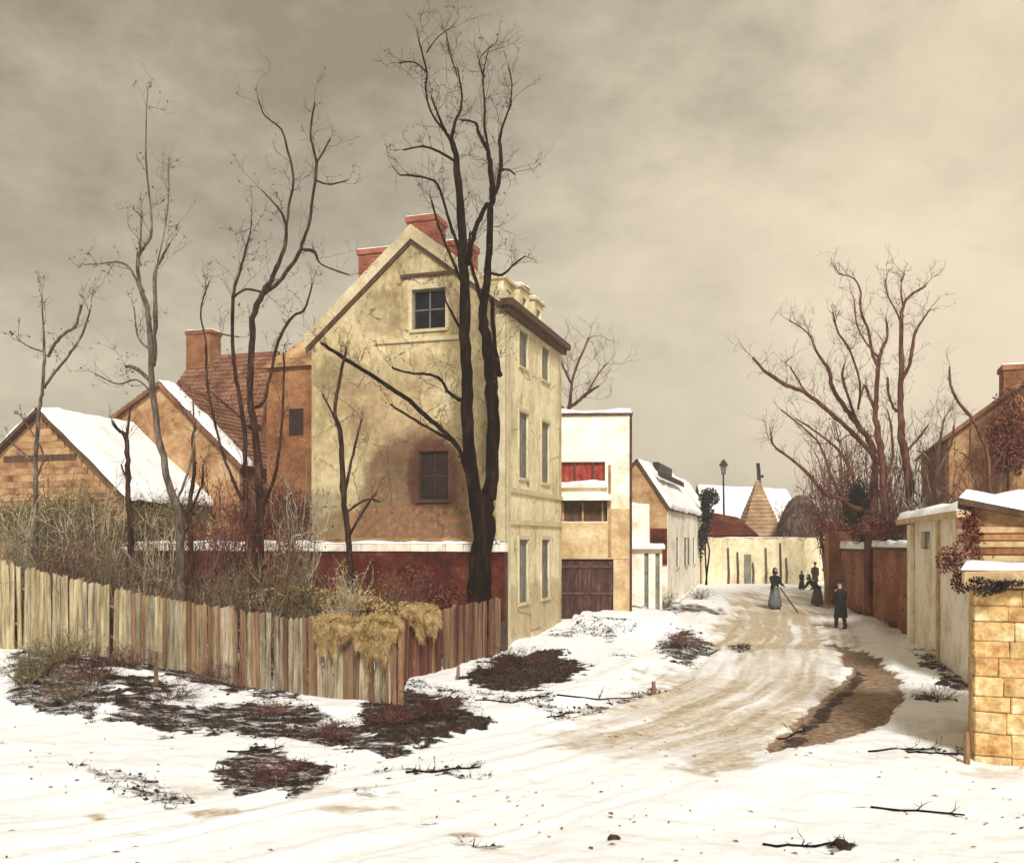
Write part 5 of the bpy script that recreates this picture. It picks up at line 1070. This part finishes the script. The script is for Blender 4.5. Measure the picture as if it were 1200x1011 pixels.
h_ = MB(); c_ = at(831, 583, 56); random.seed(3)
for _ in range(700):
    v = Vector([random.gauss(0, 1) for _ in range(3)]).normalized() * random.random() ** .4 * .62; p = Vector((c_.x - tv.location.x + v.x, v.y, c_.z - tv.location.z + v.z)); a = Vector([random.gauss(0, 1) for _ in range(3)]).normalized() * .16; b = a.orthogonal().normalized() * .06
    h_.add([p - a * .5, p + b, p + a * .5, p - b], [(0, 1, 2, 3)])
h_.build('crown', MT['leaf_black'], tv, kind='stuff')
leaf_thing('dried_creeper', 'brown dried creeper hanging in the gap between the shed and the stone outbuilding', 'creeper', at(1146, 655, 15.3), (.5, .3, .58), 3200, .055, 'leaf_maroon', 0, 5)
leaf_thing('dried_creeper', 'dark dried creeper spilling over the stone outbuilding eaves', 'creeper', at(1160, 686, 14.25), (.42, .14, .14), 900, .045, 'leaf_black', 0, 6)
leaf_thing('dried_creeper', 'dark maroon creeper matting the gable of the tall house at the right edge', 'creeper', at(1182, 520, 33.6), (1.1, .25, 1.5), 3500, .12, 'leaf_maroon', 2, 16)
def straw_bundle(label, x0, y0, x1, y1, zt, drop, n_, seed, th=.22):
    random.seed(seed); root = thing('straw_bundle', label, 'straw bundle', ((x0 + x1) / 2, (y0 + y1) / 2, ground_z((x0 + x1) / 2, (y0 + y1) / 2))); o_ = root.location; q = MB(); dx, dy = x1 - x0, y1 - y0; l_ = math.hypot(dx, dy); nx_, ny_ = dy / l_, -dx / l_
    for _ in range(n_):
        f = random.random(); prof = (math.sin(math.pi * f) ** .5) * (1 + .35 * math.sin(f * 17 + seed)); a = random.uniform(-1.2, 1.9)
        x = x0 + dx * f; y = y0 + dy * f; r_ = th * prof * random.uniform(.6, 1.05)
        p = Vector((x + nx_ * math.sin(a) * r_ * 1.2, y + ny_ * math.sin(a) * r_ * 1.2, zt - .02 + max(-.1, math.cos(a)) * r_ * .8)) - o_
        if a > .7: p.z -= random.random() ** 1.3 * drop * prof * (.25 + .75 * vnoise(f * 16, seed * 3.1, 5)); p.x += nx_ * .05; p.y += ny_ * .05
        d = Vector((nx_ * .3 * math.sin(a) + random.gauss(0, .25), ny_ * .3 * math.sin(a) + random.gauss(0, .25), -.9 if a > .6 else random.gauss(0, .3))).normalized() * random.uniform(.07, .18)
        t_ = d.orthogonal().normalized() * .007; q.add([p - t_, p + t_, p + d + t_ * .3, p + d - t_ * .3], [(0, 1, 2, 3)])
    q.build('straw', MT['straw'], root, kind='stuff'); return root
straw_bundle('ochre clump of straw on the fence top, the leftmost of the clumps at the corner', -4.15, 19.98, -3.3, 19.6, 1.66, .8, 6000, 3, .17)
straw_bundle('ochre clump of straw capping the very corner of the board fence', -3.22, 19.55, -2.32, 19.12, 1.66, 1.0, 7000, 6, .19)
straw_bundle('smaller ochre clump of straw on the red-brown fence behind the corner', -2.62, 22.9, -2.0, 24.7, 1.58, .8, 6000, 4, .17)
leaf_thing('withered_hedge', 'ochre and maroon withered hedge in front of the dark red garden wall', 'hedge', at(400, 712, 26.6), (3.0, .5, .7), 7000, .10, 'straw', 6, 9)
leaf_thing('withered_hedge', 'maroon withered hedge at the foot of the dark red wall beside the forked tree', 'hedge', at(505, 712, 27.6), (1.3, .4, .9), 3500, .08, 'leaf_maroon', 6, 19)
leaf_thing('withered_hedge', 'grey-olive tangle filling the garden behind the pale fence at far left', 'hedge', at(60, 612, 31), (4.0, .8, 1.0), 8000, .08, 'leaf_olive', 8, 29)
leaf_thing('withered_hedge', 'mauve-brown tangle round the foot of the crooked tree', 'hedge', at(300, 605, 33.5), (3.2, .6, 1.3), 8000, .085, 'leaf_maroon', 8, 39)
leaf_thing('withered_hedge', 'olive-brown tangle just over the garden wall below the snowy barn roof', 'hedge', at(185, 612, 34.8), (2.6, .5, .9), 7000, .08, 'leaf_olive', 8, 49)

# ================================================================== STREET LAMP
L0 = at(848, 620, 64); lz = ground_z(L0.x, 64); lt = at(848, 538, 64).z - lz
lp = thing('street_lamp', 'tall black gas lamp standing beyond the yard wall at the street end', 'street lamp', (L0.x, 64, lz))
MB().tube([(0, 0, -.2), (0, 0, 1), (.02, 0, lt * .5), (-.02, 0, lt - 1.0)], [.16, .1, .075, .06], 8).lathe([(.2, -.1), (.2, .3), (.12, .5)], 8).build('post', MT['iron'], lp)
MB().lathe([(.14, lt - .95), (.24, lt - .45)], 6).build('lamp_glass', MT['lampglass'], lp)
MB().lathe([(.34, lt - .448), (.3, lt - .38), (.12, lt - .1), (.05, lt - .04), (.05, lt)], 8).lathe([(.18, lt - 1.02), (.15, lt - .952)], 6).build('lamp_cap', MT['iron'], lp)

# ================================================================== PEOPLE
def skin_body(root, J, E, rad, mat, name='body'):
    names = list(J); m_ = bpy.data.meshes.new(name); m_.from_pydata([J[k] for k in names], [(names.index(a), names.index(b)) for a, b in E], []); m_.materials.append(mat)
    o = bpy.data.objects.new(name, m_); COL.objects.link(o); o.parent = root; md = o.modifiers.new('s', 'SKIN'); m_.skin_vertices[0].data
    for i, k in enumerate(names): r_ = rad.get(k, .05); m_.skin_vertices[0].data[i].radius = (r_, r_) if not isinstance(r_, tuple) else r_; m_.skin_vertices[0].data[i].use_root = (i == 0)
    sb_ = o.modifiers.new('b', 'SUBSURF'); sb_.levels = 1; sb_.render_levels = 2; md.use_smooth_shade = True; return o
def person(label, px, py, H, face, lean=0, skirt=False, coat='cloth_black', leg='cloth_grey', hat='scarf', stride=.16, arm=0, back=None, group='people walking in the snowy street', feet=None, child=False):
    x, y = ground_at(px, py); z = ground_z(x, y); root = thing('person', label, 'person', (x, y, z), face, group); k = H / 1.7
    hip = Vector((0, 0, .88 * k)); ld = Vector((0, -math.sin(lean), math.cos(lean))); V = lambda a: tuple(a)
    J = {'pel': V(hip), 'sp': V(hip + ld * .22 * k), 'ch': V(hip + ld * .45 * k), 'nk': V(hip + ld * .60 * k), 'hd': V(hip + ld * .66 * k + Vector((0, -.02, .02))), 'hd2': V(hip + ld * .77 * k + Vector((0, -.035 * k, .03)))}
    E = [('pel', 'sp'), ('sp', 'ch'), ('ch', 'nk'), ('nk', 'hd'), ('hd', 'hd2')]
    rad = dict(pel=.14 * k, sp=.12 * k, ch=.15 * k, nk=.055 * k, hd=.075 * k, hd2=.08 * k)
    hands = []
    for sg, n_ in ((-1, 'l'), (1, 'r')):
        st = stride * sg
        J['h' + n_] = (sg * .09 * k, 0, .84 * k); J['k' + n_] = (sg * .10 * k, -st * .6 - .03, .47 * k); J['a' + n_] = (sg * .10 * k, -st + (.03 if st < 0 else 0), .08 * k); J['t' + n_] = (sg * .11 * k, -st - .15 * k, .035)
        E += [('pel', 'h' + n_), ('h' + n_, 'k' + n_), ('k' + n_, 'a' + n_), ('a' + n_, 't' + n_)]; rad.update({'h' + n_: .10 * k, 'k' + n_: .065 * k, 'a' + n_: .045 * k, 't' + n_: .04 * k})
        s_ = hip + ld * .52 * k + Vector((sg * .19 * k, 0, 0)); el_ = s_ + Vector((sg * .06 * k, (.05 if sg * stride > 0 else -.05) - arm * .12, -.28 * k)); wr = el_ + Vector((sg * .0, -.09 * k - arm * .14, (-.22 + .12 * arm) * k))
        J['s' + n_] = V(s_); J['e' + n_] = V(el_); J['w' + n_] = V(wr); E += [('ch', 's' + n_), ('s' + n_, 'e' + n_), ('e' + n_, 'w' + n_)]; rad.update({'s' + n_: .06 * k, 'e' + n_: .045 * k, 'w' + n_: .027 * k})
        d = (wr - el_).normalized(); pm = wr + d * .07 * k; J['p' + n_] = V(pm); E.append(('w' + n_, 'p' + n_)); rad['p' + n_] = .03 * k
        for q in range(4):
            f1 = pm + d * (.035 + .004 * (q in (1, 2))) * k + Vector((0, (q - 1.5) * .018 * k, 0)); f2 = f1 + (d * .035 + Vector((-sg * .014, 0, 0))) * k
            J[f'f{q}{n_}'] = V(f1); J[f'g{q}{n_}'] = V(f2); E += [('p' + n_, f'f{q}{n_}'), (f'f{q}{n_}', f'g{q}{n_}')]; rad[f'f{q}{n_}'] = .009 * k; rad[f'g{q}{n_}'] = .007 * k
        th_ = wr + d * .04 * k + Vector((-sg * .02, -.035, 0)) * k; J['th' + n_] = V(th_); E.append(('w' + n_, 'th' + n_)); rad['th' + n_] = .01 * k; hands.append(pm)
    skin_body(root, J, E, rad, MT['skin'])
    # head with features, coat, sleeves, trousers or skirt
    hc = Vector(J['hd2']) + Vector((0, -.01, .0)); hd = MB(); ring = [(0, -.12), (.055, -.105), (.085, -.05), (.092, .0), (.085, .06), (.05, .105), (.001, .12)]
    hd.lathe([(max(r_, .001) * k, z_ * k + hc.z) for r_, z_ in ring], 14, (hc.x, hc.y))
    hd.add([(hc.x - .014 * k, hc.y - .085 * k, hc.z + .02 * k), (hc.x + .014 * k, hc.y - .085 * k, hc.z + .02 * k), (hc.x, hc.y - .118 * k, hc.z - .02 * k), (hc.x, hc.y - .08 * k, hc.z - .03 * k)], [(0, 1, 2), (0, 2, 3), (1, 3, 2)])
    ho = hd.build('head', MT['skin'], root, smooth=True)
    ey = MB(); [ey.box(hc.x + s2 * .032 * k - .01, hc.x + s2 * .032 * k + .01, hc.y - .096 * k, hc.y - .085 * k, hc.z + .008, hc.z + .02) for s2 in (-1, 1)]; ey.box(hc.x - .022, hc.x + .022, hc.y - .09 * k, hc.y - .078 * k, hc.z - .058 * k, hc.z - .05 * k); ey.build('face_features', MT['cloth_brown'], ho)
    ct = MB(); pr = [(-.46 if not skirt else .02, .235), (.02, .185), (.2, .16), (.36, .185), (.5, .20), (.57, .15), (.61, .07)]; vs = []; K = 16
    for a, r_ in pr:
        c0 = hip + ld * a * k
        for j in range(K):
            q = 2 * math.pi * j / K; rr_ = r_ * k * (1 + .05 * math.sin(q * 3 + a * 9)); vs.append(c0 + Vector((rr_ * math.cos(q) * 1.12, rr_ * math.sin(q) * .82 * math.cos(lean), rr_ * math.sin(q) * .82 * math.sin(lean))))
    nn = len(pr); ct.add(vs, [(i * K + j, i * K + (j + 1) % K, (i + 1) * K + (j + 1) % K, (i + 1) * K + j) for i in range(nn - 1) for j in range(K)])
    for n_ in 'lr': ct.tube([J['s' + n_], tuple((Vector(J['s' + n_]) + Vector(J['e' + n_])) / 2), J['e' + n_], J['w' + n_]], [.085 * k, .075 * k, .062 * k, .05 * k], 8)
    ct.build('coat', MT[coat], root, smooth=True)
    if skirt: MB().lathe([(.30 * k, .10 * k), (.28 * k, .35 * k), (.22 * k, .65 * k), (.16 * k, .98 * k)], 20, fold=.05).build('skirt', MT[leg], root, smooth=True)
    else:
        t_ = MB()
        for n_ in 'lr': t_.tube([J['h' + n_], J['k' + n_], J['a' + n_]], [.115 * k, .082 * k, .07 * k], 8)
        t_.build('trousers', MT[leg], root, smooth=True)
    bt_ = MB()
    for n_ in 'lr': bt_.tube([J['a' + n_], tuple(Vector(J['a' + n_]) + Vector((0, -.01, -.04))), J['t' + n_]], [.055 * k, .055 * k, .042 * k], 8)
    bt_.build('boots', MT['cloth_black'], root, smooth=True)
    if hat == 'scarf': MB().lathe([(.12 * k, hc.z - .15 * k), (.11 * k, hc.z - .02 * k), (.108 * k, hc.z + .05 * k), (.07 * k, hc.z + .12 * k), (.01, hc.z + .14 * k)], 12, (hc.x, hc.y + .028 * k)).build('headscarf', MT[coat], root, smooth=True)
    else: MB().lathe([(.155 * k, hc.z + .035 * k), (.15 * k, hc.z + .055 * k), (.1 * k, hc.z + .06 * k), (.098 * k, hc.z + .14 * k), (.03 * k, hc.z + .16 * k)], 14, (hc.x, hc.y + .01)).build('hat', MT['cloth_black'], root, smooth=True)
    if back == 'sack': MB().lathe([(.02, .95 * k), (.2 * k, 1.05 * k), (.26 * k, 1.2 * k), (.2 * k, 1.38 * k), (.05 * k, 1.46 * k)], 10, (0, .22 * k)).build('sack_on_back', MT['cloth_brown'], root, smooth=True)
    return root, hands
wo, hd_ = person('woman in dark headscarf and long grey skirt standing in the road, holding a long stick', 908, 712, 1.78, .35, 0, True, 'cloth_black', 'cloth_grey', 'scarf', .08, 1)
wx, wy = ground_at(908, 712); a_ = at(914, 688, wy - .25); b_ = Vector((*ground_at(935, 716), 0)); b_.z = ground_z(b_.x, b_.y) + .02
stk = thing('long_stick', 'long thin stick slanting from the woman\'s hand down to the snow', 'stick', (b_.x, b_.y, b_.z)); MB().tube([(0, 0, 0), tuple((a_ - b_) * .5 + Vector((.03, 0, -.05))), tuple(a_ - b_)], [.03, .028, .025], 6).build('shaft', MT['bark_brown'], stk)
person('man in black hat and long dark coat walking away near the brick yard wall', 985, 738, 1.72, math.pi + .15, .06, False, 'cloth_black', 'cloth_brown', 'hat', .14, .4)
person('stooping figure in dark clothes bent forward beside the man in the hat', 958, 709, 1.6, -1.2, .75, True, 'cloth_black', 'cloth_brown', 'scarf', .1, .8)
person('small dark-clad child on the far stretch of road', 939.5, 690, 1.0, .2, 0, True, 'cloth_black', 'cloth_black', 'scarf', .06)
person('tiny distant figure standing before the yard wall, partly behind the stooping one', 955, 688, 1.35, 0, 0, False, 'cloth_brown', 'cloth_brown', 'hat', .06)

# ================================================================== SMALL THINGS
# sticks, stakes, stones in the snow
random.seed(5)
def stick(px, py, ln, ang, label, tilt=.05, r=.02, name='fallen_stick', cat='stick', fork=True):
    x, y = ground_at(px, py); z = ground_z(x, y); o = thing(name, label, cat, (x, y, z), ang); pts = []; q = MB(); n_ = 7
    for i in range(n_): u = (i / (n_ - 1) - .5) * ln; gx_, gy_ = x + u * math.cos(ang), y + u * math.sin(ang); pts.append((u, random.gauss(0, .03), ground_z(gx_, gy_) - z + r * .6 + tilt * max(0, u)))
    q.tube(pts, [r * (1 - .5 * i / n_) for i in range(n_)], 5); q.build('stem', MT['bark_dark'], o)
    if fork:
        q = MB()
        for k in range(4): i = random.randint(2, 5); sprout(q, Vector(pts[i]), Vector((1, random.choice((-1, 1)) * .8, .25)), ln * .22, r * .5, 1, .05, 4, (1, 2))
        q.build('twigs', MT['bark_brown'], o)
for a in ((700, 818, 1.9, .3, 'thin fallen branch lying in the snow between fence corner and road'), (655, 836, .7, .9, 'short dark stick near the middle of the snow'), (1060, 880, 1.2, .05, 'fallen stick in the snow left of the stone outbuilding'),
          (1100, 884, 1.0, -.1, 'fallen forked stick against the foot of the stone outbuilding'), (1095, 826, 1.0, .0, 'low twiggy stick in the snow beside the right-hand wall'), (600, 822, 1.6, -.25, 'curved fallen branch leading from the fence corner'),
          (185, 806, 1.2, .2, 'fallen branch on the bank below the pale fence'), (300, 878, .9, .3, 'dark branch lying on the maroon foreground patch'), (940, 985, .9, .05, 'thin stick in the snow at the bottom right'), (1075, 948, 1.1, -.25, 'reddish thin stick in the foreground snow on the right'),
          (520, 905, 1.1, .1, 'thin stick half buried in the foreground snow'), (930, 850, 1.3, .9, 'stick along the dark rut of the road')): stick(*a)
def stake(px, py, H, label, lean=0, mat='pale_b'):
    x, y = ground_at(px, py); z = ground_z(x, y); o = MB().tube([(0, 0, -.2), (lean * H * .5, 0, H * .5), (lean * H, 0, H)], [.05, .048, .04], 6).build('stake', MT[mat]); o.location = (x, y, z); tag(o, label, 'stake')
for a in ((183, 806, .75, 'thin greenish stake standing in the snowy bank below the fence'), (766, 812, .32, 'short dark stump-like stake at the left road edge'), (1133, 893, .5, 'short dark stake at the foot of the stone outbuilding corner'), (537, 792, .3, 'short pale stake before the red-brown fence')): stake(*a)
def rock(px, py, s_, label):
    x, y = ground_at(px, py); z = ground_z(x, y); b = MB().cbox(-s_, s_, -s_ * .7, s_ * .7, -s_ * .4, s_ * .55, s_ * .35, s_ * .18).build('rock', MT['earth']); b.location = (x, y, z); b.rotation_euler = (0, 0, random.uniform(0, 3)); tag(b, label, 'rock')
for a in ((988, 986, .11, 'dark square clod at the bottom right of the snow'), (870, 757, .16, 'small dark rock on the road left of the walking man'), (720, 985, .07, 'small dark stone at the bottom middle of the snow'), (1105, 800, .22, 'brown rock at the foot of the whitewashed shed'), (1120, 806, .16, 'smaller brown rock next to the one by the whitewashed shed')): rock(*a)

# withered leaves and twig crumbs blown over the snow (uncountable)
random.seed(21); lq = MB()
for _ in range(700):
    y = random.uniform(9, 30) if random.random() < .7 else random.uniform(9, 16); x = random.uniform(-.62, .56) * y
    if float(vnoise(x * .5, y * .5, 55)) < .45: continue
    z = ground_z(x, y) + .012; a = random.uniform(0, 6.28); l_ = random.uniform(.015, .06); w_ = l_ * random.uniform(.15, .5); dx, dy = math.cos(a), math.sin(a)
    lq.add([(x - dx * l_, y - dy * l_, z), (x + dy * w_, y - dx * w_, z + .012), (x + dx * l_, y + dy * l_, z + .004), (x - dy * w_, y + dx * w_, z + .01)], [(0, 1, 2, 3)])
o = lq.build('leaf_litter', MT['leaf_maroon'], kind='stuff'); tag(o, 'withered leaf crumbs blown thinly over the snow', 'leaf litter')
# clods, dead grass on bare patches (uncountable)
msk = (dirt > .5) & (NB > -.12) & (GY > 9) & (GY < 40); jj, ii_ = np.nonzero(msk); sel = rng.choice(len(jj), min(9000, len(jj)), replace=False)
gx1 = GX[jj[sel], ii_[sel]] + rng.uniform(-.05, .05, len(sel)); gy1 = GY[jj[sel], ii_[sel]] + rng.uniform(-.05, .05, len(sel)); gz1 = Zg[jj[sel], ii_[sel]]
def blades(xs, ys, zs, h, wd, lean, name, mat):
    n_ = len(xs); a = rng.uniform(0, 6.28, n_); hh = h * rng.uniform(.4, 1.3, n_); lx = rng.normal(0, lean, n_); ly = rng.normal(0, lean, n_)
    v = np.zeros((n_, 3, 3)); v[:, 0] = np.stack([xs - np.cos(a) * wd, ys - np.sin(a) * wd, zs - .01], -1); v[:, 1] = np.stack([xs + np.cos(a) * wd, ys + np.sin(a) * wd, zs - .01], -1); v[:, 2] = np.stack([xs + lx, ys + ly, zs + hh], -1)
    m_ = bpy.data.meshes.new(name); m_.from_pydata(v.reshape(-1, 3).tolist(), [], np.arange(n_ * 3).reshape(-1, 3).tolist()); o = mk(name, m_, MT[mat], kind='stuff'); return o
hsel = rng.random(len(sel)) < .75
o = blades(gx1[hsel], gy1[hsel], gz1[hsel], .085, .009, .06, 'dead_grass', 'bark_dark'); tag(o, 'dead dark grass poking out of the bare patches in the snow', 'grass')
o = blades(gx1[~hsel], gy1[~hsel], gz1[~hsel], .09, .008, .07, 'straw_grass', 'twig_olive'); tag(o, 'straw-coloured dead grass on the bare patches and bank', 'grass')
cl = MB(); kk = rng.choice(len(gx1), 2200, replace=False)
for i in kk:
    s_ = random.uniform(.015, .05) * (1.5 if random.random() < .1 else 1); x, y, z = gx1[i], gy1[i], gz1[i]
    cl.add([(x - s_, y, z), (x, y - s_, z), (x + s_, y, z), (x, y + s_, z), (x + random.uniform(-s_, s_) * .4, y, z + s_ * .8), (x, y, z - s_)], [(0, 1, 4), (1, 2, 4), (2, 3, 4), (3, 0, 4), (1, 0, 5), (2, 1, 5), (3, 2, 5), (0, 3, 5)])
o = cl.build('earth_clods', MT['earth'], kind='stuff'); tag(o, 'small dark clods of earth scattered over the bare patches', 'clods')

# ================================================================== HAZE
hz = MB().box(-950, 950, -70, 1650, -3.2, 26).build('haze', None, kind='stuff'); hm = bpy.data.materials.new('winter_haze'); hm.use_nodes = True; ht = hm.node_tree; ht.nodes.clear()
ho_ = ht.nodes.new('ShaderNodeOutputMaterial'); hv = ht.nodes.new('ShaderNodeVolumePrincipled'); hv.inputs['Density'].default_value = .0020; hv.inputs['Color'].default_value = (.93, .90, .84, 1); hv.inputs['Anisotropy'].default_value = .2
ht.links.new(hv.outputs[0], ho_.inputs['Volume']); hz.data.materials.append(hm); tag(hz, 'thin winter haze lying over the whole village street', 'haze')
